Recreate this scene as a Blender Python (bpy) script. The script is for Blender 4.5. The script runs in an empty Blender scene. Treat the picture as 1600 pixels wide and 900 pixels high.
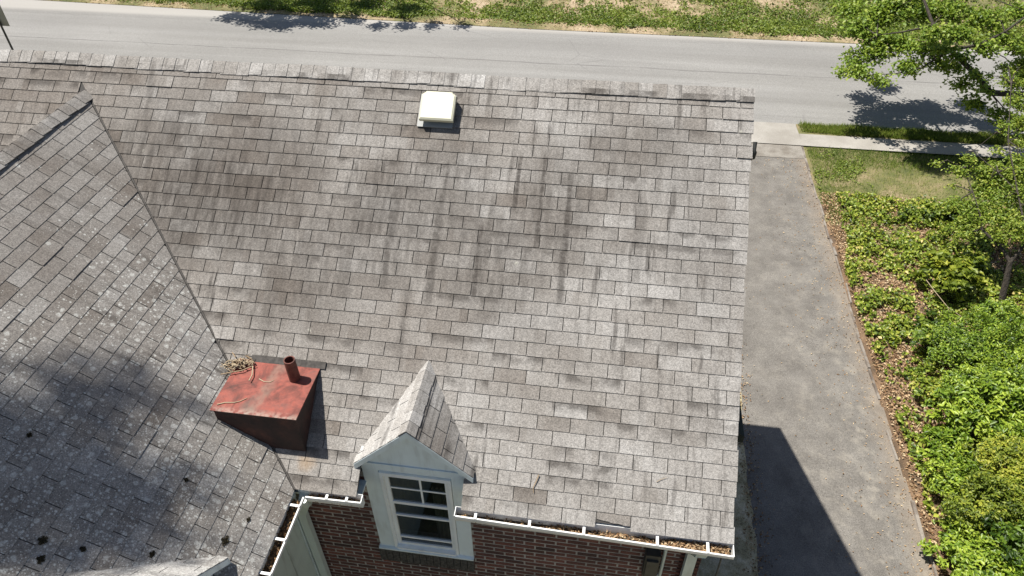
import bpy, math, random
import numpy as np
from mathutils import Matrix, Vector
random.seed(7); RNG = np.random.default_rng(11)
S = bpy.context.scene
COL = S.collection

# ------------------------------------------------------------------ camera, sky, sun, exposure
HE = 6.2                       # eave height above the ground
CAM = np.array([-1.35214, -3.47478, 5.76768 + HE])
PITCH, YAW, ROLL, FPX = 0.71386, 0.155907, -0.014622, 1118.997
def cam_axes():
    cy, sy = math.cos(YAW), math.sin(YAW)
    fw = np.array([-sy*math.cos(PITCH), cy*math.cos(PITCH), -math.sin(PITCH)])
    rt = np.array([cy, sy, 0.]); up = np.cross(rt, fw)
    return np.array([math.cos(ROLL)*rt + math.sin(ROLL)*up, -math.sin(ROLL)*rt + math.cos(ROLL)*up, fw])
R = cam_axes()
cd = bpy.data.cameras.new('camera'); cam = bpy.data.objects.new('camera', cd); COL.objects.link(cam)
M = Matrix.Identity(4)
for i in range(3):
    M[i][0] = R[0][i]; M[i][1] = R[1][i]; M[i][2] = -R[2][i]; M[i][3] = CAM[i]
cam.matrix_world = M
cd.sensor_width = 36; cd.lens = 36*FPX/1600; cd.clip_end = 500; cd.clip_start = .05
S.camera = cam
SHX, SHY = 0.43, -0.05         # ground shift of a shadow per metre of height
elev = math.atan2(1, math.hypot(SHX, SHY))
W = bpy.data.worlds.new('World'); S.world = W; W.use_nodes = True
nt = W.node_tree; sky = nt.nodes.new('ShaderNodeTexSky'); sky.sky_type = 'NISHITA'; sky.sun_disc = False
sky.sun_elevation = elev; sky.sun_rotation = math.atan2(-SHX, -SHY)
sky.air_density = 1.0; sky.dust_density = 1.2
nt.links.new(sky.outputs[0], nt.nodes['Background'].inputs[0]); nt.nodes['Background'].inputs[1].default_value = 0.06
sl = bpy.data.lights.new('sun', 'SUN'); sl.energy = 5.0; sl.angle = math.radians(.55); sl.color = (1, .955, .88)
sun = bpy.data.objects.new('sun', sl); COL.objects.link(sun)
sun.rotation_euler = Vector((SHX, SHY, -1)).to_track_quat('-Z', 'Y').to_euler(); sun.location = (-20, 5, 40)
S.view_settings.view_transform = 'Standard'; S.view_settings.look = 'None'
S.view_settings.exposure = 0.55; S.view_settings.gamma = 1; S.view_settings.use_curve_mapping = False

# ------------------------------------------------------------------ pixel to place helpers (photograph is 1600 x 900)
def ray(x, y): return np.array([(x-800)/FPX, -(y-450)/FPX, 1.]) @ R
def at_h(x, y, h):
    d = ray(x, y); return CAM + d*((h-CAM[2])/d[2])
def on_plane(x, y, n, c):
    d = ray(x, y); n = np.array(n, float); return CAM + d*((c-n@CAM)/(n@d))
TH = math.radians(37.2); CT, ST = math.cos(TH), math.sin(TH); TT = math.tan(TH)
def on_roof(x, y): return on_plane(x, y, (0, -ST, CT), CT*HE)
XW = -3.975
def on_wing(x, y): return on_plane(x, y, (ST, 0, CT), ST*XW + CT*HE)
def project(P):
    Q = (np.atleast_2d(P)-CAM) @ R.T
    return np.c_[800+FPX*Q[:, 0]/Q[:, 2], 450-FPX*Q[:, 1]/Q[:, 2]]

# ------------------------------------------------------------------ object helpers
def tag(o, label, cat=None, group=None, kind=None):
    if label: o['label'] = label
    if cat: o['category'] = cat
    if group: o['group'] = group
    if kind: o['kind'] = kind
    return o
def link(o, parent=None):
    COL.objects.link(o)
    if parent is not None:
        o.parent = parent
        if parent.type == 'EMPTY': o.matrix_parent_inverse = Matrix.Translation(-Vector(parent.location))
    return o
def empty(name, loc):
    o = bpy.data.objects.new(name, None); o.location = loc; o.empty_display_size = .3; COL.objects.link(o); return o
class MB:
    def __init__(s): s.v = []; s.f = []; s.t = []; s.sm = []
    def poly(s, pts, faces, tone=.5, smooth=False):
        n = len(s.v); s.v += [tuple(map(float, p)) for p in pts]
        for f in faces: s.f.append([n+i for i in f]); s.t.append(tone); s.sm.append(smooth)
        return s
    def box(s, x0, x1, y0, y1, z0, z1, tone=.5):
        p = [(x, y, z) for z in (z0, z1) for y in (y0, y1) for x in (x0, x1)]
        return s.poly(p, [(0, 2, 3, 1), (4, 5, 7, 6), (0, 1, 5, 4), (2, 6, 7, 3), (0, 4, 6, 2), (1, 3, 7, 5)], tone)
    def prism(s, pts, off, tone=.5):
        n = len(pts); off = np.array(off, float); q = [np.array(p, float) for p in pts]
        return s.poly(q + [p+off for p in q], [list(range(n))[::-1], list(range(n, 2*n))] +
                      [[i, (i+1) % n, n+(i+1) % n, n+i] for i in range(n)], tone)
    def tube(s, path, rad, sides=8, tone=.5, cap=True, smooth=True):
        path = [np.array(p, float) for p in path]; n = len(path)
        if not hasattr(rad, '__len__'): rad = [rad]*n
        rings = []; a = None
        for i in range(n):
            d = path[min(i+1, n-1)]-path[max(i-1, 0)]; d = d/(np.linalg.norm(d)+1e-9)
            if a is None: a = np.cross(d, (0, 0, 1) if abs(d[2]) < .9 else (1, 0, 0))
            a = a-d*(a@d); a = a/(np.linalg.norm(a)+1e-9); b = np.cross(d, a)
            rings.append([path[i]+rad[i]*(math.cos(t)*a+math.sin(t)*b) for t in np.linspace(0, 2*math.pi, sides, endpoint=False)])
        fs = [[i*sides+j, i*sides+(j+1) % sides, (i+1)*sides+(j+1) % sides, (i+1)*sides+j] for i in range(n-1) for j in range(sides)]
        s.poly([p for r in rings for p in r], fs, tone, smooth)
        if cap:
            s.poly(rings[0], [list(range(sides))[::-1]], tone); s.poly(rings[-1], [list(range(sides))], tone)
        return s
    def mesh(s, name, mat):
        me = bpy.data.meshes.new(name); me.from_pydata(s.v, [], s.f)
        a = me.attributes.new('tone', 'FLOAT', 'FACE'); a.data.foreach_set('value', s.t)
        me.polygons.foreach_set('use_smooth', s.sm)
        me.materials.append(mat); me.update(); return me
    def build(s, name, mat, parent=None):
        return link(bpy.data.objects.new(name, s.mesh(name, mat)), parent)
def np_mesh(name, V, F, tone, mat, parent=None):
    """V (n,3), F (m,k) all faces the same size, tone per face"""
    me = bpy.data.meshes.new(name); m, k = F.shape
    me.vertices.add(len(V)); me.vertices.foreach_set('co', V.astype(np.float32).ravel())
    me.loops.add(m*k); me.loops.foreach_set('vertex_index', F.astype(np.int32).ravel())
    me.polygons.add(m); me.polygons.foreach_set('loop_start', np.arange(0, m*k, k, dtype=np.int32))
    a = me.attributes.new('tone', 'FLOAT', 'FACE'); a.data.foreach_set('value', tone.astype(np.float32))
    me.materials.append(mat); me.update(calc_edges=True); me.validate()
    return link(bpy.data.objects.new(name, me), parent)
def unit(v): return v/(np.linalg.norm(v, axis=-1, keepdims=True)+1e-9)
def leaf_arrays(P, N, L, Wd, tone, droop=.25):
    n = len(P); N = unit(N); rv = RNG.normal(size=(n, 3)); U = unit(rv-N*np.sum(rv*N, 1, keepdims=True)); Sd = np.cross(N, U)
    L = np.broadcast_to(L, (n,))[:, None]; Wd = np.broadcast_to(Wd, (n,))[:, None]
    fold = N*Wd*.22
    b = P-U*L*.5; tip = P+U*L*.5-N*L*droop; l = P-U*L*.05+Sd*Wd*.5+fold; r = P-U*L*.05-Sd*Wd*.5+fold
    V = np.stack([b, l, tip, r], 1).reshape(-1, 3); i = np.arange(n)*4
    F = np.stack([np.stack([i, i+2, i+1], 1), np.stack([i, i+3, i+2], 1)], 1).reshape(-1, 3)
    return V, F, np.repeat(tone, 2)
def blade_arrays(P, H, Wd, lean, tone):
    n = len(P); a = RNG.uniform(0, 2*math.pi, n); d = np.c_[np.cos(a), np.sin(a), 0*a]; s = np.c_[-np.sin(a), np.cos(a), 0*a]
    tip = P+np.c_[0*a, 0*a, H]+d*(H*lean)[:, None]
    V = np.stack([P-s*Wd/2, P+s*Wd/2, tip], 1).reshape(-1, 3); i = np.arange(n)*3
    return V, np.stack([i, i+1, i+2], 1), tone
def join(parts):
    V, F, T = [], [], []; o = 0
    for v, f, t in parts: V.append(v); F.append(f+o); T.append(t); o += len(v)
    return np.concatenate(V), np.concatenate(F), np.concatenate(T)
def fbm(P, scale, seed=0):
    """cheap smooth value noise in 2D, about 0..1"""
    P = np.asarray(P, float)[:, :2]*scale+seed*17.3; out = 0; amp = .55
    for o in range(3):
        i = np.floor(P).astype(int); f = P-i; f = f*f*(3-2*f)
        h = lambda a, b: (np.sin(a*127.1+b*311.7+seed*3.1)*43758.5453) % 1
        v = (h(i[:, 0], i[:, 1])*(1-f[:, 0])+h(i[:, 0]+1, i[:, 1])*f[:, 0])*(1-f[:, 1]) + (h(i[:, 0], i[:, 1]+1)*(1-f[:, 0])+h(i[:, 0]+1, i[:, 1]+1)*f[:, 0])*f[:, 1]
        out = out+amp*v; P = P*2.03+5.1; amp *= .5
    return out/.9625

# ------------------------------------------------------------------ materials
class NT:
    def __init__(s, name):
        s.m = bpy.data.materials.new(name); s.m.use_nodes = True; s.t = s.m.node_tree; s.p = s.t.nodes['Principled BSDF']; s.out = s.t.nodes['Material Output']
        s.p.inputs['Roughness'].default_value = .85; s._pos = None
    def n(s, typ, **kw):
        nd = s.t.nodes.new('ShaderNode'+typ)
        for k, v in kw.items(): setattr(nd, k, v)
        return nd
    def put(s, sock, v):
        if hasattr(v, 'is_output'): s.t.links.new(v, sock)
        else:
            if isinstance(v, tuple) and len(v) == 3 and sock.type == 'RGBA': v = (*v, 1)
            sock.default_value = v
    def pos(s):
        if s._pos is None: s._pos = s.n('NewGeometry').outputs['Position']
        return s._pos
    def math(s, op, a, b=0., c=0., clamp=False):
        nd = s.n('Math', operation=op, use_clamp=clamp); s.put(nd.inputs[0], a); s.put(nd.inputs[1], b); s.put(nd.inputs[2], c); return nd.outputs[0]
    def scaled(s, sc):
        nd = s.n('Mapping'); s.put(nd.inputs['Vector'], s.pos()); nd.inputs['Scale'].default_value = sc; return nd.outputs[0]
    def noise(s, scale, detail=3., vec=None, rough=.55, dist=0.):
        nd = s.n('TexNoise'); s.put(nd.inputs['Vector'], vec if vec is not None else s.pos())
        nd.inputs['Scale'].default_value = scale; nd.inputs['Detail'].default_value = detail; nd.inputs['Roughness'].default_value = rough; nd.inputs['Distortion'].default_value = dist
        return nd.outputs['Fac']
    def voro(s, scale, feature='F1', vec=None):
        nd = s.n('TexVoronoi', feature=feature); s.put(nd.inputs['Vector'], vec if vec is not None else s.pos()); nd.inputs['Scale'].default_value = scale
        return nd
    def rng(s, v, a, b, c=0., d=1., smooth=False):
        nd = s.n('MapRange'); nd.interpolation_type = 'SMOOTHSTEP' if smooth else 'LINEAR'
        s.put(nd.inputs[0], v)
        for i, q in enumerate((a, b, c, d)): s.put(nd.inputs[1+i], q)
        return nd.outputs[0]
    def ramp(s, v, stops):
        nd = s.n('ValToRGB'); s.put(nd.inputs[0], v); e = nd.color_ramp.elements
        while len(e) < len(stops): e.new(.5)
        for el, (p, c) in zip(e, stops): el.position = p; el.color = (*c, 1)
        return nd.outputs[0]
    def mix(s, f, a, b, blend='MIX'):
        nd = s.n('Mix', data_type='RGBA', blend_type=blend); s.put(nd.inputs[0], f); s.put(nd.inputs[6], a); s.put(nd.inputs[7], b); return nd.outputs[2]
    def mul(s, col, v):
        nd = s.n('VectorMath', operation='SCALE'); s.put(nd.inputs[0], col); s.put(nd.inputs['Scale'], v); return nd.outputs[0]
    def attr(s, name, typ='GEOMETRY'):
        nd = s.n('Attribute', attribute_name=name, attribute_type=typ); return nd.outputs['Fac']
    def tone(s): return s.math('ADD', s.attr('tone'), s.attr('tone', 'OBJECT'))
    def bump(s, h, strength=.3, dist=.01):
        nd = s.n('Bump'); nd.inputs['Strength'].default_value = strength; nd.inputs['Distance'].default_value = dist; s.put(nd.inputs['Height'], h)
        s.t.links.new(nd.outputs[0], s.p.inputs['Normal']); return nd
    def col(s, c): s.put(s.p.inputs['Base Color'], c); return s
    def rough(s, v): s.put(s.p.inputs['Roughness'], v); return s
    def spec(s, v): s.p.inputs['Specular IOR Level'].default_value = v; return s

def xyz(k):
    nd = k.n('SeparateXYZ'); k.put(nd.inputs[0], k.pos()); return nd.outputs

def shingle_mat(name, kind):
    k = NT(name); X, Y, Z = xyz(k)
    if kind == 'main': a, b = X, k.math('MULTIPLY', k.math('SUBTRACT', Z, HE), 1/ST)
    else: a, b = Y, k.math('MULTIPLY', k.math('SUBTRACT', Z, HE), 1/ST)
    # half-tab blend of the granules
    cm = k.n('CombineXYZ'); k.put(cm.inputs[0], k.math('FLOOR', k.math('MULTIPLY', k.math('ADD', a, 40.0), 1/.1525)))
    k.put(cm.inputs[1], k.math('FLOOR', k.math('MULTIPLY', k.math('ADD', b, 20*.132), 1/.132)))
    wn = k.n('TexWhiteNoise', noise_dimensions='2D'); k.put(wn.inputs['Vector'], cm.outputs[0])
    t = k.math('ADD', k.tone(), k.rng(wn.outputs['Value'], 0, 1, -.055, .055))
    ab = k.n('CombineXYZ'); k.put(ab.inputs[0], a); k.put(ab.inputs[1], b)
    mp = k.n('Mapping'); k.put(mp.inputs['Vector'], ab.outputs[0]); mp.inputs['Scale'].default_value = (7.5, .9, 1)
    st = k.noise(1.6, 4, mp.outputs[0], .65)
    t = k.math('ADD', t, k.rng(k.noise(1.1, 3), .3, .7, -.13, .13))
    dark = k.math('MULTIPLY', k.rng(st, .50, .70, 0, 1, True), k.rng(k.noise(.55, 2), .38, .6, .1, .8))
    if kind == 'main':
        # dark algae runs seen below the ridge, each (pixel top, pixel foot, half width)
        runs = [(700, 240, 690, 345, .05, .6), (752, 340, 738, 470, .06, .75), (818, 235, 800, 330, .035, .8), (850, 232, 842, 390, .045, .8), (897, 262, 872, 470, .05, .95),
                (926, 195, 920, 235, .02, .8), (622, 290, 596, 450, .09, .6), (560, 300, 535, 470, .09, .45), (300, 230, 285, 400, .2, .55), (262, 270, 300, 395, .12, .55),
                (488, 330, 470, 470, .10, .4), (664, 250, 655, 420, .05, .4), (385, 200, 372, 300, .05, .4), (1010, 180, 1060, 245, .3, .3), (905, 190, 960, 260, .25, .25),
                (700, 290, 660, 470, .07, .6), (770, 300, 760, 420, .05, .5), (1005, 300, 990, 440, .10, .35), (590, 250, 575, 380, .05, .5), (780, 480, 740, 500, .25, .4), (640, 430, 625, 560, .05, .35), (430, 400, 420, 520, .12, .35), (236, 90, 236, 150, .04, .4), (240, 120, 225, 190, .05, .4)]
        for (x0, y0, x1, y1, w, s_) in runs:
            p0, p1 = on_roof(x0, y0), on_roof(x1, y1); b0, b1 = (p0[2]-HE)/ST, (p1[2]-HE)/ST; ac = (p0[0]+p1[0])/2
            wob = k.math('MULTIPLY', k.math('SUBTRACT', st, .5), w*2.2)
            fx = k.math('MULTIPLY', k.rng(k.math('ABSOLUTE', k.math('ADD', k.math('SUBTRACT', a, ac), wob)), w*.15, w*1.15, 1, 0, True), k.rng(k.noise(16, 4, None, .7), .36, .58, .62, 1))
            fb = k.math('MULTIPLY', k.rng(b, b1-.18, b1+.12, 0, 1, True), k.rng(b, b0-.12, b0+.03, 1, 0, True))
            dark = k.math('MAXIMUM', dark, k.math('MULTIPLY', k.math('MULTIPLY', fx, fb), min(1, s_*1.3+.1)))
    patch = 0.
    if kind == 'main':
        mp3 = k.n('Mapping'); k.put(mp3.inputs['Vector'], ab.outputs[0]); mp3.inputs['Scale'].default_value = (9, 1.6, 1)
        rag = k.noise(1.5, 6, mp3.outputs[0], .72)
        for (px_, py_, ra, rb_, s_) in ((250, 240, .9, .6, .8), (420, 250, .8, .6, .6), (700, 300, .5, .7, .65), (330, 310, 1.15, .75, .95), (480, 400, .9, .8, .6), (610, 350, .6, .75, .75), (770, 410, .65, .6, .7), (870, 330, .5, .8, .6), (1020, 260, .8, .55, .5), (960, 400, .6, .4, .35), (1090, 400, .45, .7, .4), (300, 180, .9, .35, .4), (560, 180, .8, .3, .3), (800, 500, .7, .3, .35)):
            q_ = on_roof(px_, py_); dx_ = k.math('MULTIPLY', k.math('SUBTRACT', a, q_[0]), 1/ra); db_ = k.math('MULTIPLY', k.math('SUBTRACT', b, (q_[2]-HE)/ST), 1/rb_)
            rr2 = k.math('ADD', k.math('MULTIPLY', dx_, dx_), k.math('MULTIPLY', db_, db_)); patch = k.math('MAXIMUM', patch, k.rng(rr2, 0, 1.5, s_, 0, True))
        patch = k.math('MULTIPLY', patch, k.rng(rag, .36, .62, .3, 1.15))
        rowv = k.n('TexWhiteNoise', noise_dimensions='2D'); cm2 = k.n('CombineXYZ'); k.put(cm2.inputs[0], k.math('FLOOR', k.math('MULTIPLY', k.math('ADD', a, 40.1), 1/.61))); k.put(cm2.inputs[1], k.math('FLOOR', k.math('MULTIPLY', k.math('ADD', b, 20*.132), 1/.132))); k.put(rowv.inputs['Vector'], cm2.outputs[0])
        inrow = k.math('FRACT', k.math('MULTIPLY', k.math('ADD', b, 20*.132), 1/.132))
        # grime held under the butt of the course above
        band = k.math('MULTIPLY', k.rng(rowv.outputs['Value'], .6, .86, 0, .8), k.math('MULTIPLY', k.rng(inrow, .1, .75, 0, 1, True), k.rng(k.noise(5, 5), .4, .58, 0, 1)))
        dark = k.math('MAXIMUM', dark, k.math('MAXIMUM', band, k.math('MULTIPLY', patch, .92)))
    gran = k.noise(95, 2.5, None, .75); gran2 = k.noise(38, 2, None, .6)
    c = k.ramp(t, [(0, (.088, .074, .06)), (.3, (.16, .140, .122)), (.55, (.236, .219, .200)), (.8, (.32, .306, .288)), (1, (.415, .403, .386))])
    c = k.mul(c, k.math('MULTIPLY', k.rng(gran, .32, .68, .6, 1.4), k.rng(gran2, .3, .7, .84, 1.16)))
    c = k.mix(k.math('MULTIPLY', dark, .95, 0., True), c, k.mix(.6, k.mul(c, .36), (.052, .044, .038)))
    if kind == 'main':
        q_ = on_roof(478, 722); dd = k.n('VectorMath', operation='DISTANCE'); k.put(dd.inputs[0], k.pos()); dd.inputs[1].default_value = tuple(q_)
        c = k.mix(k.math('MULTIPLY', k.rng(k.math('ADD', dd.outputs['Value'], k.math('MULTIPLY', k.noise(14, 3), .08)), .05, .17, 1, 0, True), .5), c, (.33, .22, .12))
        v = k.voro(4.2); spot = k.math('MULTIPLY', k.rng(v.outputs['Distance'], .035, .1, 1, 0), k.rng(v.outputs['Color'], .72, .76, 0, 1))
        spot = k.math('MULTIPLY', spot, k.rng(k.noise(60, 2), .4, .6, .2, 1))
        c = k.mix(k.math('MULTIPLY', spot, .7), c, (.48, .47, .4))
    else:
        # pale crust lichen, thicker towards the eave
        dens = k.math('ADD', k.rng(k.noise(1.3, 3), .35, .7, -.25, .3), k.math('ADD', k.rng(Y, 2.2, -1.6, -.35, .45), k.rng(Z, HE+2.3, HE+.2, -.2, .15)))
        for sc, wgt, seed in ((13, .7, 0), (27, .9, 3), (58, .9, 9)):
            v = k.voro(sc); cut = k.math('ADD', k.math('MULTIPLY', dens, .7), .36)
            sp = k.math('MULTIPLY', k.rng(v.outputs['Distance'], .18, .36, 1, 0, True), k.math('LESS_THAN', v.outputs['Color'], cut))
            sp = k.math('MULTIPLY', sp, k.rng(k.noise(120, 2), .35, .6, .25, 1))
            c = k.mix(k.math('MULTIPLY', sp, wgt), c, (.58, .585, .55))
    k.col(c).rough(.92).spec(.25); k.bump(gran, .55, .004)
    return k.m

def leaf_mat(name, stops, trans=.35, rough=.45, spec=.35):
    k = NT(name); c = k.ramp(k.tone(), stops); c = k.mul(c, k.rng(k.noise(9, 2), .3, .7, .85, 1.15))
    k.col(c).rough(rough).spec(spec)
    tr = k.n('BsdfTranslucent'); k.put(tr.inputs[0], k.mix(.5, c, (.25, .34, .03))); mx = k.n('MixShader'); mx.inputs[0].default_value = trans
    k.t.links.new(k.p.outputs[0], mx.inputs[1]); k.t.links.new(tr.outputs[0], mx.inputs[2]); k.t.links.new(mx.outputs[0], k.out.inputs[0])
    return k.m

MT = {}
MT['shingle'] = shingle_mat('asphalt_shingle', 'main'); MT['shingle_wing'] = shingle_mat('asphalt_shingle_lichen', 'wing')
k = NT('roofing_felt'); k.col(k.mul((.05, .046, .042), k.rng(k.noise(60), .3, .7, .7, 1.3))); MT['felt'] = k.m
k = NT('valley_flashing'); k.col(k.mul((.07, .064, .058), k.rng(k.noise(30), .3, .7, .6, 1.3))); MT['valley'] = k.m

k = NT('brick'); c = k.ramp(k.tone(), [(0, (.05, .028, .026)), (.4, (.105, .045, .038)), (.75, (.16, .062, .048)), (1, (.21, .092, .07))])
c = k.mul(c, k.math('MULTIPLY', k.rng(k.noise(70, 3), .3, .7, .7, 1.25), k.rng(k.noise(7), .3, .7, .75, 1.2))); k.col(c).rough(.9); k.bump(k.noise(140, 3), .5, .004); MT['brick'] = k.m
k = NT('mortar'); k.col(k.mul((.36, .335, .31), k.math('MULTIPLY', k.rng(k.noise(50, 3), .3, .7, .7, 1.2), k.rng(k.noise(2.5), .3, .7, .7, 1.15)))).rough(.95); k.bump(k.noise(160), .4, .003); MT['mortar'] = k.m
k = NT('sill_brick'); k.col(k.mul((.05, .047, .043), k.rng(k.noise(35, 4), .3, .7, .4, 1.9))).rough(.9); k.bump(k.noise(120), .5, .004); MT['sill'] = k.m

def paint(name, col, dirt=.25, rough=.45, vstreak=True):
    k = NT(name); sc = k.scaled((14, 14, 2.2)) if vstreak else None
    d = k.math('MULTIPLY', k.rng(k.noise(1.0, 5, sc), .48, .75, 0, 1, True), dirt)
    c = k.mix(d, k.mul(col, k.rng(k.noise(4), .3, .7, .93, 1.05)), (.2, .19, .16)); k.col(c).rough(rough); k.bump(k.noise(45, 3), .08, .003); return k.m
MT['trim'] = paint('painted_trim', (.70, .79, .82)); MT['siding'] = paint('painted_siding', (.50, .575, .535), .4)
MT['gutter'] = paint('gutter_enamel', (.82, .82, .80), .12, .35); MT['spout'] = paint('downspout_enamel', (.52, .60, .57), .25, .4)
MT['sash'] = paint('window_sash', (.82, .86, .87), .12)
MT['vent'] = paint('vent_plastic', (.60, .585, .45), .10, .4, False)
MT['galv'] = paint('galvanised_flange', (.30, .31, .305), .35, .45, False)
k = NT('gutter_inside'); k.col(k.mul((.055, .042, .03), k.rng(k.noise(30, 4), .3, .7, .4, 1.8))); MT['gutin'] = k.m

k = NT('rusty_sheet'); X, Y, Z = xyz(k); n1 = k.noise(4.5, 6, None, .68, .8); n2 = k.noise(22, 4)
c = k.ramp(n1, [(.3, (.08, .028, .02)), (.42, (.17, .044, .031)), (.52, (.255, .066, .046)), (.62, (.20, .064, .048)), (.76, (.125, .075, .058))])
c = k.mul(c, k.rng(n2, .3, .7, .75, 1.2))
# worn bare band across the sheet and a pale front lip
wob = k.math('ADD', X, k.math('MULTIPLY', k.math('SUBTRACT', k.noise(4, 3), .5), .22)); wob = k.math('ADD', wob, k.math('MULTIPLY', Y, -.12))
band = k.math('MULTIPLY', k.rng(k.math('ABSOLUTE', k.math('SUBTRACT', wob, -4.39)), .015, .085, 1, 0, True), k.rng(n2, .35, .6, .35, .9))
c = k.mix(k.math('MULTIPLY', band, .6), c, (.2, .155, .12))
c = k.mix(k.math('MULTIPLY', k.rng(Y, .34, .25, 0, 1), k.rng(n2, .42, .58, 0, .8)), c, (.36, .31, .26))
k.col(c).rough(k.rng(n2, .3, .7, .42, .75)).spec(.4); k.bump(n2, .15, .004); MT['rust'] = k.m
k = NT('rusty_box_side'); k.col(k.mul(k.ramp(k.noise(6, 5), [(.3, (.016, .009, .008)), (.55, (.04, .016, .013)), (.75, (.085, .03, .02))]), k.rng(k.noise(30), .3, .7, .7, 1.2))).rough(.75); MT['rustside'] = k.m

k = NT('rusty_pipe'); k.col(k.mul(k.ramp(k.noise(14, 5), [(.3, (.07, .022, .016)), (.6, (.15, .045, .03)), (.75, (.2, .075, .05))]), k.rng(k.noise(60), .3, .7, .7, 1.2))).rough(.7); MT['rustpipe'] = k.m
k = NT('road_asphalt'); X, Y, Z = xyz(k)
big = k.noise(.12, 4); lane = k.noise(.9, 4, k.scaled((.06, 1.2, 1)), .6); gr = k.noise(26, 3, None, .7)
c = k.mix(k.rng(lane, .35, .68), (.215, .209, .197), (.268, .262, .25)); c = k.mul(c, k.math('MULTIPLY', k.rng(gr, .32, .68, .8, 1.18), k.rng(big, .3, .7, .9, 1.08)))
wig = k.math('MULTIPLY', k.math('SUBTRACT', k.noise(.35, 5), .5), .28)
for yc, w, dk in ((23.95, .032, .85), (26.75, .02, .3), (21.6, .015, .25), (20.5, .02, .2)):
    ln = k.rng(k.math('ABSOLUTE', k.math('ADD', k.math('SUBTRACT', Y, yc), wig)), w*.5, w*1.6, 1, 0)
    c = k.mix(k.math('MULTIPLY', ln, k.rng(k.noise(.8, 3), .35, .55, dk*.25, dk)), c, (.13, .125, .12))
ve = k.voro(.35, 'DISTANCE_TO_EDGE', k.scaled((.5, 1, 1)))
c = k.mix(k.math('MULTIPLY', k.rng(ve.outputs['Distance'], .0, .006, 1, 0), k.rng(k.noise(.5), .46, .6, 0, .55)), c, (.14, .135, .13))
c = k.mix(k.math('MULTIPLY', k.rng(k.math('ABSOLUTE', k.math('SUBTRACT', k.math('FRACT', k.math('MULTIPLY', k.math('SUBTRACT', Y, 20.2), .27)), .5)), .05, .3, .22, 0, True), k.rng(lane, .3, .6, .4, 1)), c, (.16, .155, .147))
c = k.mix(k.rng(k.noise(2.2, 3), .66, .72, 0, .3), c, (.24, .23, .22))
edge = k.rng(Y, 26.95, 27.3, 0, .6); c = k.mix(edge, c, (.40, .38, .35))
k.col(c).rough(.9).spec(.2); k.bump(gr, .25, .01); MT['road'] = k.m

k = NT('driveway_asphalt'); X, Y, Z = xyz(k); gr = k.noise(42, 3, None, .75); g2 = k.noise(130, 2, None, .7)
c = k.mix(k.rng(k.noise(1.6, 7, None, .68), .36, .66), (.135, .125, .112), (.198, .185, .166))
c = k.mul(c, k.math('MULTIPLY', k.rng(gr, .32, .68, .7, 1.28), k.rng(g2, .32, .68, .6, 1.4)))
dust = k.math('MULTIPLY', k.rng(k.noise(2.3, 7, None, .75), .47, .68, 0, 1, True), k.rng(X, 2.4, 4.7, .2, .85)); c = k.mix(k.math('MULTIPLY', k.math('MULTIPLY', dust, k.rng(Y, 15, 5, .35, 1)), .8), c, (.34, .31, .26))
ve = k.voro(.55, 'DISTANCE_TO_EDGE', k.scaled((.8, 1, 1))); 
nv = k.n('VectorMath', operation='ADD'); k.put(nv.inputs[0], k.pos()); k.put(nv.inputs[1], k.mul(k.n('TexNoise').outputs['Color'], .7)); ve2 = k.voro(.42, 'DISTANCE_TO_EDGE', nv.outputs[0])
c = k.mix(k.math('MULTIPLY', k.rng(ve2.outputs['Distance'], .0, .006, 1, 0), k.rng(k.noise(.7), .46, .58, 0, .6)), c, (.21, .19, .16))
v = k.voro(7); c = k.mix(k.math('MULTIPLY', k.rng(v.outputs['Distance'], .03, .06, 1, 0), k.rng(v.outputs['Color'], .86, .88, 0, .8)), c, (.42, .36, .24))
c = k.mix(k.rng(k.math('ADD', X, k.math('MULTIPLY', k.noise(3, 3), .5)), 4.62, 5.15, 0, .6), c, k.mul((.25, .2, .15), k.rng(g2, .3, .7, .6, 1.4)))
k.col(c).rough(.92).spec(.2); k.bump(gr, .4, .012); MT['drive'] = k.m

k = NT('patched_asphalt'); k.col(k.mul(k.mix(k.rng(k.noise(2, 4), .4, .6), (.17, .15, .125), (.25, .23, .2)), k.rng(k.noise(50, 3), .3, .7, .7, 1.25))); MT['patch'] = k.m
k = NT('old_concrete'); c = k.mix(k.rng(k.noise(.8, 5), .38, .65), (.27, .25, .22), (.37, .35, .315)); c = k.mul(c, k.rng(k.noise(45, 4), .3, .7, .82, 1.13)); k.col(c).rough(.9); k.bump(k.noise(70), .3, .006); MT['concrete'] = k.m
k = NT('kerb_concrete'); c = k.mix(k.rng(k.noise(3, 4), .38, .6), (.13, .105, .085), (.27, .24, .205)); k.col(k.mul(c, k.rng(k.noise(60, 3), .3, .7, .75, 1.2))).rough(.92); k.bump(k.noise(40, 4), .5, .012); MT['kerb'] = k.m
k = NT('lawn_soil'); X, Y, Z = xyz(k)
c = k.ramp(k.noise(1.3, 5), [(.3, (.08, .095, .028)), (.48, (.15, .145, .055)), (.62, (.23, .185, .10)), (.76, (.30, .24, .15))]); c = k.mul(c, k.rng(k.noise(38, 4, None, .75), .3, .7, .6, 1.4)); k.col(c).rough(.95); k.bump(k.noise(30, 4), .5, .03); MT['soil'] = k.m
k = NT('leaf_mould'); c = k.ramp(k.noise(2.2, 5), [(.3, (.06, .045, .03)), (.5, (.15, .095, .055)), (.65, (.23, .15, .09)), (.8, (.30, .22, .15))]); c = k.mul(c, k.rng(k.noise(45, 4, None, .8), .3, .7, .5, 1.5)); k.col(c).rough(.95); k.bump(k.noise(40, 4), .6, .03); MT['mould'] = k.m
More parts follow.
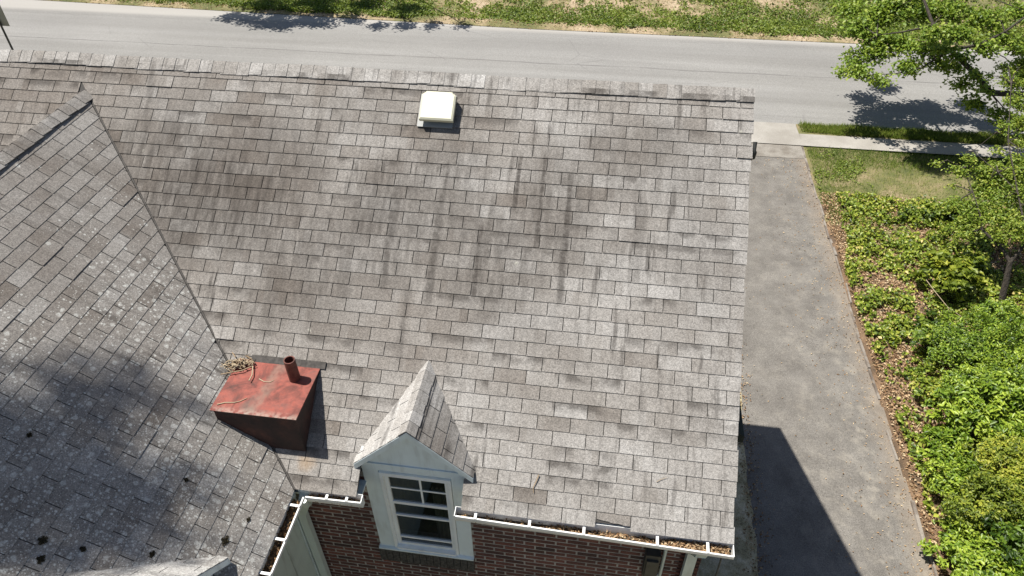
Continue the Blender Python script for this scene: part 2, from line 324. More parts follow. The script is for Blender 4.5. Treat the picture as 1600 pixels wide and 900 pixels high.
k = NT('mossy_dirt'); c = k.ramp(k.noise(3.2, 6, None, .7), [(.3, (.15, .13, .075)), (.45, (.33, .285, .165)), (.58, (.48, .42, .28)), (.72, (.58, .52, .39))]); c = k.mul(c, k.rng(k.noise(60, 3, None, .75), .3, .7, .6, 1.4)); k.col(c).rough(.95); k.bump(k.noise(30, 4), .7, .03); MT['dirt'] = k.m
k = NT('bank_soil'); c = k.ramp(k.noise(.45, 6, None, .62), [(.32, (.07, .09, .025)), (.46, (.15, .14, .055)), (.56, (.30, .235, .14)), (.7, (.42, .33, .23))]); c = k.mul(c, k.rng(k.noise(11, 4, None, .75), .3, .7, .6, 1.4)); k.col(c).rough(.95); k.bump(k.noise(6, 4), .5, .08); MT['bank'] = k.m
k = NT('bark'); c = k.mix(k.rng(k.noise(9, 5, k.scaled((3, 3, .8))), .35, .65), (.025, .02, .016), (.085, .07, .056)); k.col(c).rough(.95); k.bump(k.noise(9, 5, k.scaled((3, 3, .8))), .8, .03); MT['bark'] = k.m
k = NT('dry_twig'); k.col(k.ramp(k.tone(), [(0, (.14, .09, .055)), (.5, (.32, .24, .15)), (1, (.50, .42, .29))])).rough(.9); MT['twig'] = k.m
k = NT('moss'); k.col(k.mul(k.ramp(k.tone(), [(0, (.022, .017, .010)), (1, (.075, .06, .028))]), k.rng(k.noise(80), .3, .7, .6, 1.5))).rough(1); MT['moss'] = k.m
k = NT('sign_back'); k.col(k.mul((.30, .30, .295), k.rng(k.noise(5), .3, .7, .85, 1.1))).rough(.5); k.p.inputs['Metallic'].default_value = .3; MT['signback'] = k.m
k = NT('dark_metal'); k.col(k.mul((.035, .036, .034), k.rng(k.noise(12), .3, .7, .7, 1.4))).rough(.6); MT['dark'] = k.m
k = NT('awning_cloth'); k.col(k.mul((.018, .026, .021), k.rng(k.noise(12), .3, .7, .8, 1.2))).rough(.9); MT['awning'] = k.m
k = NT('weathered_wood'); k.col(k.mul((.30, .22, .13), k.rng(k.noise(12), .3, .7, .7, 1.3))).rough(.8); MT['wood'] = k.m
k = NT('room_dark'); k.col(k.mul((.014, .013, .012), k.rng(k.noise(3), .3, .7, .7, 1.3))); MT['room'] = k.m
k = NT('curtain'); k.col(k.mul((.30, .28, .25), k.rng(k.noise(3, 3, k.scaled((16, 3, 1))), .3, .7, .5, 1.2))); MT['curtain'] = k.m
k = NT('window_glass'); tr = k.n('BsdfTransparent'); tr.inputs[0].default_value = (.6, .64, .63, 1); gl = k.n('BsdfGlossy'); gl.inputs['Roughness'].default_value = .03
fr = k.n('Fresnel'); fr.inputs[0].default_value = 1.5; mx = k.n('MixShader'); k.put(mx.inputs[0], k.math('MULTIPLY', fr.outputs[0], .22)); k.put(gl.inputs['Normal'], k.n('Bump').outputs[0])
k.t.links.new(tr.outputs[0], mx.inputs[1]); k.t.links.new(gl.outputs[0], mx.inputs[2]); k.t.links.new(mx.outputs[0], k.out.inputs[0]); MT['glass'] = k.m

G = lambda *c: c
MT['lf_maple'] = leaf_mat('maple_leaf', [(0, (.055, .105, .015)), (.5, (.175, .27, .036)), (1, (.38, .45, .08))])
MT['lf_sapling'] = leaf_mat('sapling_leaf', [(0, (.06, .115, .016)), (.5, (.20, .29, .038)), (1, (.44, .47, .085))])
MT['lf_shrub'] = leaf_mat('shrub_leaf', [(0, (.025, .055, .007)), (.5, (.145, .24, .02)), (1, (.38, .48, .055))], .28, .4, .4)
MT['lf_lime'] = leaf_mat('lime_leaf', [(0, (.06, .095, .012)), (.5, (.22, .28, .03)), (1, (.46, .46, .06))], .33)
MT['lf_ivy'] = leaf_mat('ivy_leaf', [(0, (.04, .075, .01)), (.45, (.20, .27, .03)), (.8, (.40, .43, .065)), (1, (.58, .48, .17))], .25, .4)
MT['lf_weed'] = leaf_mat('weed_leaf', [(0, (.045, .08, .012)), (.5, (.155, .22, .03)), (1, (.33, .38, .075))], .3)
MT['grass'] = leaf_mat('grass_blade', [(0, (.055, .10, .013)), (.5, (.145, .21, .025)), (.8, (.26, .27, .06)), (1, (.42, .34, .16))], .3, .6, .2)
MT['litter'] = leaf_mat('dead_leaf', [(0, (.08, .045, .028)), (.4, (.23, .13, .07)), (.7, (.42, .28, .16)), (1, (.62, .49, .32))], .15, .8, .15)

# ------------------------------------------------------------------ setting: ground, road, pavement, driveway, kerb
def sheet(name, x0, x1, y0, y1, z, mat, nx=2, ny=2, hf=None):
    xs = np.linspace(x0, x1, nx); ys = np.linspace(y0, y1, ny); Xg, Yg = np.meshgrid(xs, ys); P = np.c_[Xg.ravel(), Yg.ravel(), np.full(Xg.size, z)]
    if hf is not None: P[:, 2] += hf(P)
    i = np.arange(nx*ny).reshape(ny, nx); F = np.stack([i[:-1, :-1].ravel(), i[:-1, 1:].ravel(), i[1:, 1:].ravel(), i[1:, :-1].ravel()], 1)
    o = np_mesh(name, P, F, np.full(len(F), .5), mat); o['kind'] = 'structure'; return o
sheet('ground', -140, 140, -60, 220, -.12, MT['bank'])
sheet('lawn', 4.86, 40, 13.2, 18.42, 0.0, MT['soil'], 90, 40, lambda P: (fbm(P, .8, 3)-.5)*.10*np.clip((P[:, 0]-5.1)/1., 0, 1))
sheet('lawn', -45, 3.2-1.35, 6.9, 18.42, -.01, MT['soil'], 2, 2)
sheet('garden_bed', 4.84, 22, -8, 15.6, .035, MT['mould'], 110, 130, lambda P: (fbm(P, 1.1, 5)-.5)*.12-.05*np.clip((P[:, 1]-14.6)+(fbm(P, .9, 8)-.5)*1.4, 0, 1)*3)
sheet('side_strip', -.05, 1.98, -8, 18.3, .012, MT['dirt'], 24, 160, lambda P: fbm(P, 3.0, 2)*.09*np.clip((1.95-P[:, 0])*3, 0, 1))
sheet('driveway', 1.85, 4.88, -9, 17.62, .02, MT['drive'], 12, 60, lambda P: (fbm(P, .5, 4)-.5)*.03)
sheet('driveway_patch', 1.9, 4.86, 17.6, 18.42, .026, MT['patch'])
sheet('pavement', 4.9, 45, 18.42, 19.22, .05, MT['concrete'])
sheet('pavement', -45, 1.2, 18.42, 19.22, .05, MT['concrete'])
ap = sheet('driveway_apron', 1.2, 4.9, 18.424, 19.98, .05, MT['concrete'], 2, 6, lambda P: -.04*np.clip((P[:, 1]-18.9), 0, 1))
sheet('verge', 4.9, 45, 19.22, 19.93, .03, MT['soil'])
sheet('verge', -45, 1.2, 19.22, 19.93, .03, MT['soil'])
sheet('road', -140, 140, 19.9, 30.5, -.012, MT['road'])
bank_h = lambda P: np.clip((P[:, 1]-27.5)*.35, 0, .12)+np.clip(P[:, 1]-29.5, 0, 60)*.12+(fbm(P, .35, 6)-.5)*.28*np.clip(P[:, 1]-27.6, 0, 1)
fb_ = sheet('far_bank', -60, 60, 27.42, 60, .004, MT['bank'], 160, 70, bank_h)
skew = lambda P: .026*np.clip(-5-P[:, 0], 0, 60)*1.35          # the far road edge runs slightly askew
for v_ in fb_.data.vertices: v_.co.y += .0351*min(60, max(0, -5-v_.co.x))
kb = empty('kerb', (4.9, 8, 0)); kb['kind'] = 'structure'
yk = -3.0; kr = random.Random(5)
while yk < 18.35:
    ln = kr.uniform(.7, 1.15); m = MB(); x0 = 4.82+kr.uniform(-.035, .03); w = kr.uniform(.05, .085); h = kr.uniform(.035, .075)
    if 6.2 < yk < 7.0 or 4.9 < yk < 5.4: yk += ln*.8; continue
    sk = kr.uniform(-.03, .03); y1 = min(yk+ln-.02, 18.38)
    m.poly([(x0, yk, 0), (x0+w, yk, 0), (x0+w+sk, y1, 0), (x0+sk, y1, 0), (x0+.012, yk+.01, h), (x0+w-.012, yk+.01, h), (x0+w+sk-.012, y1-.01, h), (x0+sk+.012, y1-.01, h)],
           [(4, 5, 6, 7), (0, 1, 5, 4), (1, 2, 6, 5), (2, 3, 7, 6), (3, 0, 4, 7)])
    m.build('kerb_stone', MT['kerb'], kb); yk += ln
# ------------------------------------------------------------------ house
house = tag(empty('brick_house', (-5, 3.42, 0)), 'brick house with weathered grey shingle roof, dormers and a side wing', 'house')
RY, RZ = 3.42, HE + 3.42*TT          # ridge
XL = -12.0
E_ = 0.132; T_ = 0.305; SLOT = .0075
def clip(poly, n, c):
    """keep n.p <= c"""
    out = []; m = len(poly)
    for i in range(m):
        p, q = poly[i], poly[(i+1) % m]; dp, dq = n[0]*p[0]+n[1]*p[1]-c, n[0]*q[0]+n[1]*q[1]-c
        if dp <= 0: out.append(p)
        if dp*dq < 0: t = dp/(dp-dq); out.append((p[0]+t*(q[0]-p[0]), p[1]+t*(q[1]-p[1])))
    return out
def area(p): return .5*abs(sum(p[i][0]*p[(i+1) % len(p)][1]-p[(i+1) % len(p)][0]*p[i][1] for i in range(len(p)))) if len(p) > 2 else 0
class Frame:
    def __init__(s, O, a, b, n): s.O, s.a, s.b, s.n = (np.array(q, float) for q in (O, a, b, n))
    def pt(s, u, v, w=0.): return s.O+s.a*u+s.b*v+s.n*w
    def mat(s, u, v):
        p = s.pt(u, v); m = Matrix.Identity(4)
        for i in range(3): m[i][0], m[i][1], m[i][2], m[i][3] = s.a[i], s.b[i], s.n[i], p[i]
        return m
F_main = Frame((0, 0, HE), (1, 0, 0), (0, CT, ST), (0, -ST, CT))
F_wing = Frame((XW, 0, HE), (0, 1, 0), (-CT, 0, ST), (ST, 0, CT))
def tab_prism(poly, b0, lift=0., step=.0078):
    top = [(u, v, -step*(v-b0)/E_+lift*max(0, 1-(v-b0)/E_)) for u, v in poly]; bot = [(u, v, -.0145) for u, v in poly]; n = len(poly)
    return top+bot, [list(range(n))]+[[i, n+i, n+(i+1) % n, (i+1) % n] for i in range(n)]
def tone_for(u, v, kind, rr):
    t = rr.gauss(.55, .045)
    if rr.random() < .12: t -= rr.uniform(.05, .16)
    if rr.random() < .12: t += rr.uniform(.04, .11)
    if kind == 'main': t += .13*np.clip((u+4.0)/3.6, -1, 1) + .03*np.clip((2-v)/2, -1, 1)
    return float(np.clip(t, .08, .98))
tabs = []    # (frame, kind, poly, b0, tone, lift)
rr = random.Random(21)
# main slope
for r in range(32):
    b0 = r*E_; b1 = b0+E_+.012
    top = 4.16
    b1 = min(b1, top)
    if b1-b0 < .03: continue
    ph = .9*T_ if r % 2 == 0 else .38*T_
    ph += rr.uniform(-.012, .012)
    u1 = .015+rr.uniform(-.012, .010); edges = [u1]; u = -ph
    while u > XL: edges.append(u); u -= T_
    for i in range(len(edges)-1):
        ua, ub = edges[i+1]+SLOT/2, edges[i]-(SLOT/2 if i else 0)
        d = rr.uniform(-.0022, .0022); bb = b0+d
        poly = [(ua, bb+rr.uniform(-.001, .001)), (ub, bb+rr.uniform(-.001, .001)), (ub, b1), (ua, b1)]
        if r == 0 and ua < on_roof(955, 800)[0] < ub:      # torn tab at the eave
            rg = [.07, .062, .058, .047, .05, .038, .04]; poly = [(ua+(ub-ua)*j/6, b0+rg[j]) for j in range(7)]+[(ub, b1), (ua, b1)]
        if r in (0, 1, 2):
            for part in ('l', 'r'):
                pp = clip(poly, (1, 0), -3.385) if part == 'l' else clip(poly, (-1, 0), 2.405)
                pp = clip(pp, (-1, -CT), -XW+.0) if pp else pp
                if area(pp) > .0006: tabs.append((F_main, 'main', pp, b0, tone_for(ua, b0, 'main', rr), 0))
            continue
        uc = (ua+ub)/2
        if uc > -7.07: pp = clip(poly, (-1, -CT), -XW)
        else: pp = clip(poly, (1, -CT), -10.14)
        if area(pp) < .0008: continue
        lift = rr.uniform(.003, .008) if rr.random() < .025 else 0
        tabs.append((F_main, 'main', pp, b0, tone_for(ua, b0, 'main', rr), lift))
# wing slope facing the camera
WR = 3.075/CT
for r in range(30):
    b0 = r*E_; b1 = min(b0+E_+.012, WR-.03)
    if b1-b0 < .03: continue
    ph = (r % 2)*T_/2+rr.uniform(-.012, .012); u = ph+4.2
    while u > -4.6:
        ua, ub = u-T_+SLOT/2, u-SLOT/2; d = rr.uniform(-.003, .003)
        poly = [(ua, b0+d+rr.uniform(-.0015, .0015)), (ub, b0+d+rr.uniform(-.0015, .0015)), (ub, b1), (ua, b1)]
        pp = clip(poly, (1, -CT), -.02)
        if area(pp) > .0008:
            lift = rr.uniform(.002, .005) if rr.random() < .05 else 0
            tabs.append((F_wing, 'wing', pp, b0, tone_for(ua, b0, 'wing', rr), lift))
        u -= T_
# roof decks
def deck(name, pts, mat, th=.06):
    m = MB(); pts = [np.array(p, float) for p in pts]; n = np.cross(pts[1]-pts[0], pts[2]-pts[0]); n /= np.linalg.norm(n)
    if n[2] < 0: n = -n
    m.prism([p-n*th for p in pts], n*th); return m
dn = .0135
c_ = F_main.n*dn
mdk = MB()
def add_deck(mb, pts, th=.05):
    pts = [np.array(p, float) for p in pts]; n = np.cross(pts[1]-pts[0], pts[2]-pts[0]); n /= np.linalg.norm(n)
    if n[2] < 0: n = -n; pts = pts[::-1]
    mb.prism([p-n*(dn+th) for p in pts], n*th)
V0 = F_main.pt(XW, 0); V1 = np.array([-7.05, 3.075, HE+3.075*TT]); EY = .0
add_deck(mdk, [(0, .03, HE+.03*TT), (0, RY, RZ), (-2.395, RY, RZ), (-2.395, .03, HE+.03*TT)])
add_deck(mdk, [(-2.395, .36, HE+.36*TT), (-2.395, RY, RZ), (-3.395, RY, RZ), (-3.395, .36, HE+.36*TT)])
add_deck(mdk, [(-3.395, .03, HE+.03*TT), (-3.395, RY, RZ), (-7.05, RY, RZ), V1, (XW, .0, HE)])
add_deck(mdk, [(-7.05, RY, RZ), (XL, RY, RZ), (XL, 1.95, HE+1.95*TT), (-10.125+1.95, 1.95, HE+1.95*TT), V1])
roof = mdk.build('roof', MT['felt'], house)
m = MB(); add_deck(m, [(.0, RY, RZ), (.0, 6.84, HE), (XL, 6.84, HE), (XL, RY, RZ)])
m.build('roof_far_slope', MT['shingle'], house)
m = MB(); WZ = HE+3.075*TT
add_deck(m, [(XW, 0, HE), V1, (-7.05, -4.6, WZ), (XW, -4.6, HE)])
wroof = m.build('wing_roof', MT['felt'], house)
m = MB(); add_deck(m, [(-10.125, 0, HE), (-7.05, 3.075, WZ), (-7.05, -4.6, WZ), (-10.125, -4.6, HE)]); m.build('wing_far_slope', MT['shingle_wing'], house)
# the tabs: those that show largest are parts, the rest one part
def vis_area(tb):
    fr, kind, pp, b0, t, l = tb; q = project(np.array([fr.pt(u, v) for u, v in pp])); c = q.mean(0)
    if not (-15 < c[0] < 1615 and -10 < c[1] < 915): return 0
    P = fr.pt(*np.mean(pp, 0))
    if kind == 'main' and -4.73 < P[0] < -3.92 and .27 < P[1] < .93: return 0
    if kind == 'wing' and P[1] > .27 and P[1] < .93 and P[0] > -4.8: return 0
    return area([tuple(x) for x in q])
order = sorted(range(len(tabs)), key=lambda i: -vis_area(tabs[i])); pick = set(order[:300])
FULL = {}; STEP = {'main': .0075, 'wing': .0045}
stuff = {'main': MB(), 'wing': MB()}
for i, (fr, kind, pp, b0, tone, lift) in enumerate(tabs):
    mat = MT['shingle'] if kind == 'main' else MT['shingle_wing']; par = roof if kind == 'main' else wroof
    if i in pick:
        rect = len(pp) == 4 and abs(max(p[0] for p in pp)-min(p[0] for p in pp)-(T_-SLOT)) < 1e-6 and min(pp[2][1], pp[3][1])-b0 > E_ and lift == 0 and abs(area(pp)-(T_-SLOT)*(E_+.012)) < .0012
        if rect:
            if kind not in FULL:
                v, f = tab_prism([(0, 0), (T_-SLOT, 0), (T_-SLOT, E_+.012), (0, E_+.012)], 0, 0., STEP[kind]); q = MB(); q.poly(v, f, 0.0); FULL[kind] = q.mesh('shingle', mat)
            o = bpy.data.objects.new('shingle', FULL[kind]); link(o, par); o.matrix_local = fr.mat(pp[0][0], (pp[0][1]+pp[1][1])/2)
        else:
            u0 = pp[0][0]; v, f = tab_prism([(u-u0, w-b0) for u, w in pp], 0, lift, STEP[kind]); q = MB(); q.poly(v, f, 0.0)
            o = bpy.data.objects.new('shingle', q.mesh('shingle', mat)); link(o, par); o.matrix_local = fr.mat(u0, b0)
        o['tone'] = tone
    else:
        v, f = tab_prism(pp, b0, lift, STEP[kind]); stuff[kind].poly([fr.pt(*p) for p in v], f, tone)
o = stuff['main'].build('shingle_field', MT['shingle'], roof); o['kind'] = 'stuff'
o = stuff['wing'].build('shingle_field', MT['shingle_wing'], wroof); o['kind'] = 'stuff'
# valley strip
m = MB(); 
for w in (1,):
    a0, a1 = V0, V1; dirv = unit(a1-a0); s1 = np.array([-.02, -.035, 0]); 
m.tube([a0+(0, 0, -.006), a1+(0, 0, -.006)], .011, 6); m.build('valley_flashing', MT['valley'], house)
# ridge caps: folded pieces overlapping towards one end
def caps(fr_pt, n_count, step, half, drop, mat, parent, name, rnd, gap=.0, lift=.03, tone=.8, butt=0.):
    """fr_pt(s, side, d): point at distance s along the ridge, d down the slope on side (+1/-1), lifted by w"""
    for i in range(n_count):
        s0, s1 = i*step, i*step+step*1.25; wv = rnd.uniform(-.004, .004); l0 = rnd.uniform(.0, .004)+butt; lo = lift*rnd.uniform(.6, 1.2)
        d = half+rnd.uniform(-.006, .006); m = MB(); P = []
        for s_, w in ((s0, .016+l0), (s1, .012)):
            for side, dd, ww in ((-1, d, lo*.6), (-1, .035, .004), (0, 0, .0), (1, .035, .004), (1, d+wv, lo*.6)):
                P.append(fr_pt(s_, side, dd, w+ww))
        Q = [fr_pt(s0, sd, dd, ww) for sd, dd, ww in ((-1, d, -.008), (0, 0, -.004), (1, d, -.008))]
        m.poly(P, [(0, 1, 6, 5), (1, 2, 7, 6), (2, 3, 8, 7), (3, 4, 9, 8)], 0.0)
        # butt end and long lower edges with thickness
        P2 = [p-np.array((0, 0, .005)) for p in P]
        m.poly([P[0], P[1], P[2], P[3], P[4], P2[0], P2[1], P2[2], P2[3], P2[4]], [(0, 5, 6, 1), (1, 6, 7, 2), (2, 7, 8, 3), (3, 8, 9, 4)], 0.0)
        m.poly([P[4], P[9], P2[9], P2[4]], [(0, 1, 2, 3)], 0.0); m.poly([P[0], P[5], P2[5], P2[0]], [(3, 2, 1, 0)], 0.0)
        o = m.build(name, mat, parent); o['tone'] = float(np.clip(rnd.gauss(tone, .08), .3, .97))
rc = random.Random(3)
def main_ridge(s, side, d, w):
    return np.array([.02-s, RY-side*d*CT, RZ-.012-d*ST+w+(.004*math.sin(s*1.9)+.003*math.sin(s*4.3+1))])
caps(main_ridge, 82, .142, .15, 0, MT['shingle'], roof, 'ridge_cap_shingle', rc, lift=.014, tone=.70, butt=.001)
def wing_ridge(s, side, d, w):
    y = 3.16-52*.142+s; return np.array([-7.05+side*d*CT, y, max(WZ+.005, HE+y*TT+.012)-d*ST+w])
caps(wing_ridge, 51, .142, .125, 0, MT['shingle_wing'], wroof, 'ridge_cap_shingle', rc, lift=.003, tone=.56, butt=.005)

# ---------------- walls of the house
YB = .29                       # brick face
def bricks_on(P0, du, nn, length, z0, z1, rows_from_top, parent, pick_fn, seed, name='brick'):
    """bricks laid on a vertical wall: P0 start, du along, nn outward"""
    rb = random.Random(seed); BW, BH, J = .198, .054, .0137; st = MB(); made = 0
    du, nn = np.array(du, float), np.array(nn, float); rows = int((z1-z0)/(BH+J)); shared = None
    for r in range(rows):
        z = z1-(r+1)*(BH+J); u = -(BW+J)/2*(r % 2)+rb.uniform(-.004, .004); hdr = False
        bw = .0965 if hdr else BW
        while u < length:
            a, b = max(u, 0), min(u+bw, length); u += bw+J
            if b-a < .03: continue
            pr = .0025+rb.uniform(-.0015, .0025); dz = rb.uniform(-.0015, .0015); t = float(np.clip(rb.gauss(.42, .2), 0, 1)); ctr = P0+du*(a+b)/2
            if ctr[0]+.1 > -3.40 and ctr[0]-.1 < -2.40 and z+BH > HE-1.38 and du[0] > .5:
                if -3.36 < ctr[0] < -2.44: continue
                if ctr[0] < -2.9: b = min(b, -3.40-P0[0])
                else: a = max(a, -2.40-P0[0])
                if b-a < .02: continue
            bev = .003
            def corner(uu, zz, w): return P0*[1, 1, 0]+du*uu+nn*w+np.array([0, 0, zz])
            pts = [corner(a, z+dz, -.01), corner(b, z+dz, -.01), corner(b, z+BH+dz, -.01), corner(a, z+BH+dz, -.01),
                   corner(a+bev, z+dz+bev, pr), corner(b-bev, z+dz+bev, pr), corner(b-bev, z+BH+dz-bev, pr), corner(a+bev, z+BH+dz-bev, pr)]
            fc = [(4, 5, 6, 7), (0, 1, 5, 4), (1, 2, 6, 5), (2, 3, 7, 6), (3, 0, 4, 7)]
            if pick_fn(ctr[0], z) and made < 300:
                q = MB(); q.poly(pts, fc, 0.0); o = q.build(name, MT['brick'], parent); o['tone'] = t; made += 1
            else: st.poly(pts, fc, t)
    o = st.build('brick_field', MT['brick'], parent); o['kind'] = 'stuff'
    return made
m = MB(); m.box(XW-.2, -3.37, YB+.0, YB+.22, -.1, HE-.02); m.box(-2.43, -.12, YB+.0, YB+.22, -.1, HE-.02); m.box(-3.369, -2.431, YB+.0, YB+.22, -.1, HE-1.38)
wall = m.build('wall', MT['mortar'], house)
bricks_on(np.array([XW-.2, YB, 0]), (1, 0, 0), (0, -1, 0), 4.055, 0, HE-.09, 0, wall,
          lambda x, z: z > HE-(1.55 if x > -1.2 else 2.0) and not (-3.42 < x < -2.38 and z > HE-1.30), 4)
m = MB(); m.prism([(-.12, YB, -.1), (-.12, 6.55, -.1), (-.12, 6.55, HE+.02), (-.12, RY, RZ-.12), (-.12, YB, HE+.02)], (-.2, 0, 0))
gw = m.build('gable_wall', MT['mortar'], house)
gb = MB(); rb = random.Random(9)
for r in range(126):
    z = r*.0675; half = 6.55-3.42 if z < HE else max(0, (RZ-.14-z)/TT)
    y0, y1 = max(YB, RY-half), min(6.55, RY+half); y = y0-(r % 2)*.107
    while y < y1:
        a, b = max(y, y0), min(y+.203, y1); y += .2135
        if b-a > .03: gb.box(-.125, -.12+.006+rb.uniform(-.002, .002), a, b, z, z+.057, float(np.clip(rb.gauss(.42, .2), 0, 1)))
o = gb.build('brick_field', MT['brick'], gw); o['kind'] = 'stuff'
m = MB(); m.box(XL+.15, -.33, 6.33, 6.55, -.1, HE-.02); m.build('street_wall', MT['mortar'], house)
m = MB(); m.box(XL, XL+.2, 1.9, 6.5, -.1, HE-.02); m.build('end_wall', MT['mortar'], house)
# wing wall: painted board panels
xwall = XW-.26
m = MB(); m.box(xwall-.2, xwall, -4.5, YB, -.1, HE-.05); ww = m.build('wing_wall', MT['siding'], house)
y = YB-.02; i = 0
while y > -4.4:
    w = .095 if i == 0 else .30; m = MB(); m.box(xwall+.002, xwall+(.03 if i == 0 else .016), y-w+.008, y, 0, HE-.14); m.build('board', MT['trim'] if i == 0 else MT['siding'], ww); y -= w; i += 1
# fascia, soffit, rake boards
for nm, b in (('fascia', (-2.40, .0, .035, .06, HE-.17, HE-.015)), ('fascia', (XW, -3.39, .035, .06, HE-.17, HE-.015)), ('soffit', (-2.40, .0, .06, YB-.008, HE-.175, HE-.15)), ('soffit', (XW-.2, -3.39, .06, YB-.008, HE-.175, HE-.15))):
    m = MB(); m.box(*b); m.build(nm, MT['trim'], house)
m = MB(); m.box(XW-.06, XW-.035, -4.5, .03, HE-.17, HE-.015); m.build('fascia', MT['trim'], house)
m = MB(); m.box(xwall+.03, XW-.06, -4.5, .03, HE-.175, HE-.15); m.build('soffit', MT['trim'], house)
for s_ in (0, 1):
    m = MB(); y_e = .05 if s_ == 0 else 6.79
    m.prism([(-.035, y_e, HE-.09), (-.035, RY, RZ-.10), (-.035, RY, RZ-.27), (-.035, y_e, HE-.26)], (.025, 0, 0)); m.build('rake_board', MT['trim'], house)

# ---------------- gutters
def gutter(name, A, B, out, wA, wB, hang, endcaps, z0=-.035):
    """trough from A to B (x,y), out = outward unit (x,y), widths at both ends"""
    A, B = np.array([*A, HE+z0]), np.array([*B, HE+z0]); o3 = np.array([*out, 0.]); t = .004; H = .105
    def prof(P, w):
        pr = [(.0, .03), (.0, -H), (w*.72, -H), (w, -.035), (w, .0), (w-.014, .0), (w-.014, -.012), (w-t-.001, -.012), (w-t-.001, -.037), (w*.72-t, -H+t), (t, -H+t), (t, .03)]
        return [P+o3*q[0]+np.array([0, 0, q[1]]) for q in pr]
    pa, pb = prof(A, wA), prof(B, wB); n = len(pa); m = MB()
    m.poly(pa+pb, [[i, (i+1) % n, n+(i+1) % n, n+i] for i in range(n)]); m.poly(pa, [list(range(n))]); m.poly(pb, [list(range(n))[::-1]])
    g = m.build(name, MT['gutter'], house)
    dv = unit(B-A)
    for ok, P, w, sg in ((endcaps[0], A, wA, 1), (endcaps[1], B, wB, -1)):
        if ok:
            q = MB(); q.prism([P+np.array([0, 0, .028]), P+np.array([0, 0, -H]), P+o3*w*.72+np.array([0, 0, -H]), P+o3*(w+.002)+np.array([0, 0, -.035]), P+o3*(w+.002)+np.array([0, 0, .012])], -dv*.006*sg); q.build('end_cap', MT['gutter'], g)
    for h in hang:
        P = A+(B-A)*h; w = wA+(wB-wA)*h; q = MB(); d = dv*.012
        q.prism([P-d+np.array([0, 0, .012]), P+d+np.array([0, 0, .012]), P+d+o3*(w-.002)+np.array([0, 0, .0035]), P-d+o3*(w-.002)+np.array([0, 0, .0035])], (0, 0, .006)); q.build('hanger', MT['gutter'], g)
    # wet black silt lining the trough
    q = MB(); q.poly([P+o3*x+np.array([0, 0, -H+.02]) for P, w in ((A, wA), (B, wB)) for x in (.006, w*.76)], [(0, 1, 3, 2)]); q.build('silt', MT['gutin'], g)
    return A, B, o3, wA, wB
def hx(px, py, z=-.03): return at_h(px, py, HE+z)
gx0, gx1 = -2.447, .012
hs = [(hx(*p)[0]-gx0)/(gx1-gx0) for p in ((743, 806), (827, 820), (912, 832), (1027, 848), (1106, 858))]
GUT = []
GUT.append(gutter('gutter', (gx0, .034), (gx1, .034), (0, -1), .085, .135, hs, (1, 1)))
GUT.append(gutter('gutter', (XW+.11, .034), (-3.335, .034), (0, -1), .085, .075, [.38, .74], (0, 1)))
wy = [hx(*p)[1] for p in ((460, 790), (437, 843), (412, 896))]
GUT.append(gutter('gutter', (XW-.034, -.05), (XW-.034, -4.5), (1, 0), .135, .115, [(-.05-y)/4.45 for y in wy]+[.3, .42, .55, .7, .85], (0, 1)))
# downspouts and pipes
def bar(m, path, w, d, tone=.5):
    """rectangular pipe along path in the x-constant plane mostly"""
    for p, q in zip(path[:-1], path[1:]):
        p, q = np.array(p, float), np.array(q, float); dr = unit(q-p); s1 = np.array([1., 0, 0]); s1 = unit(s1-dr*(s1@dr)); s2 = np.cross(dr, s1)
        base = [p+s1*a*w/2+s2*b*d/2-dr*.015 for a, b in ((-1, -1), (1, -1), (1, 1), (-1, 1))]; m.prism(base, q-p+dr*.03, tone)
m = MB(); bar(m, [(-.235, -.03, HE-.13), (-.235, .0, HE-.22), (-.235, .225, HE-.55), (-.235, .235, .15), (-.235, .05, .05)], .095, .07)
ds = m.build('downspout', MT['spout'], house)
m = MB(); bar(m, [(XW+.055, .02, HE-.13), (XW+.03, .1, HE-.28), (xwall+.10, .20, HE-.75), (xwall+.10, .22, .1)], .085, .065); m.build('downspout', MT['spout'], house)
m = MB(); m.tube([(XW+.055, -.02, HE-.135), (XW+.055, -.0, HE-.24), (XW+.045, .06, HE-.30)], .042, 12); m.build('gutter_outlet', MT['spout'], house)
m = MB(); m.tube([(-.475, YB-.035, HE-.16), (-.475, YB-.035, .3)], .018, 8); pc = m.build('conduit', MT['spout'], house)
for zz in (.38, 1.5, 2.6, 3.7):
    m = MB(); m.box(-.503, -.447, YB-.058, YB-.004, HE-zz-.012, HE-zz+.012); m.build('clamp', MT['dark'], pc)
p = on_plane(1021, 862, (0, 1, 0), YB-.05); m = MB(); m.box(p[0]-.07, p[0]+.07, YB-.11, YB-.004, p[2]-.42, p[2]+.02); m.box(p[0]-.055, p[0]+.055, YB-.135, YB-.112, p[2]-.36, p[2]-.05); mb = m.build('meter_box', MT['dark'], house)
for sx in (-1, 1):
    m = MB(); m.tube([(p[0]+sx*.02, YB-.11, p[2]-.43+.0), (p[0]+.03+sx*.05, YB-.09, p[2]-.34), (p[0]+.03+sx*.02, YB-.07, p[2]-.62), (p[0]+.03, YB-.05, p[2]-1.1)], .006, 6); m.build('cable', MT['sash'], mb)
m = MB(); m.tube([(.0, .15, HE-.02), (.02, .16, HE-.8), (.02, .2, 3), (.01, .25, .1)], .008, 6); m.build('service_cable', MT['dark'], house)

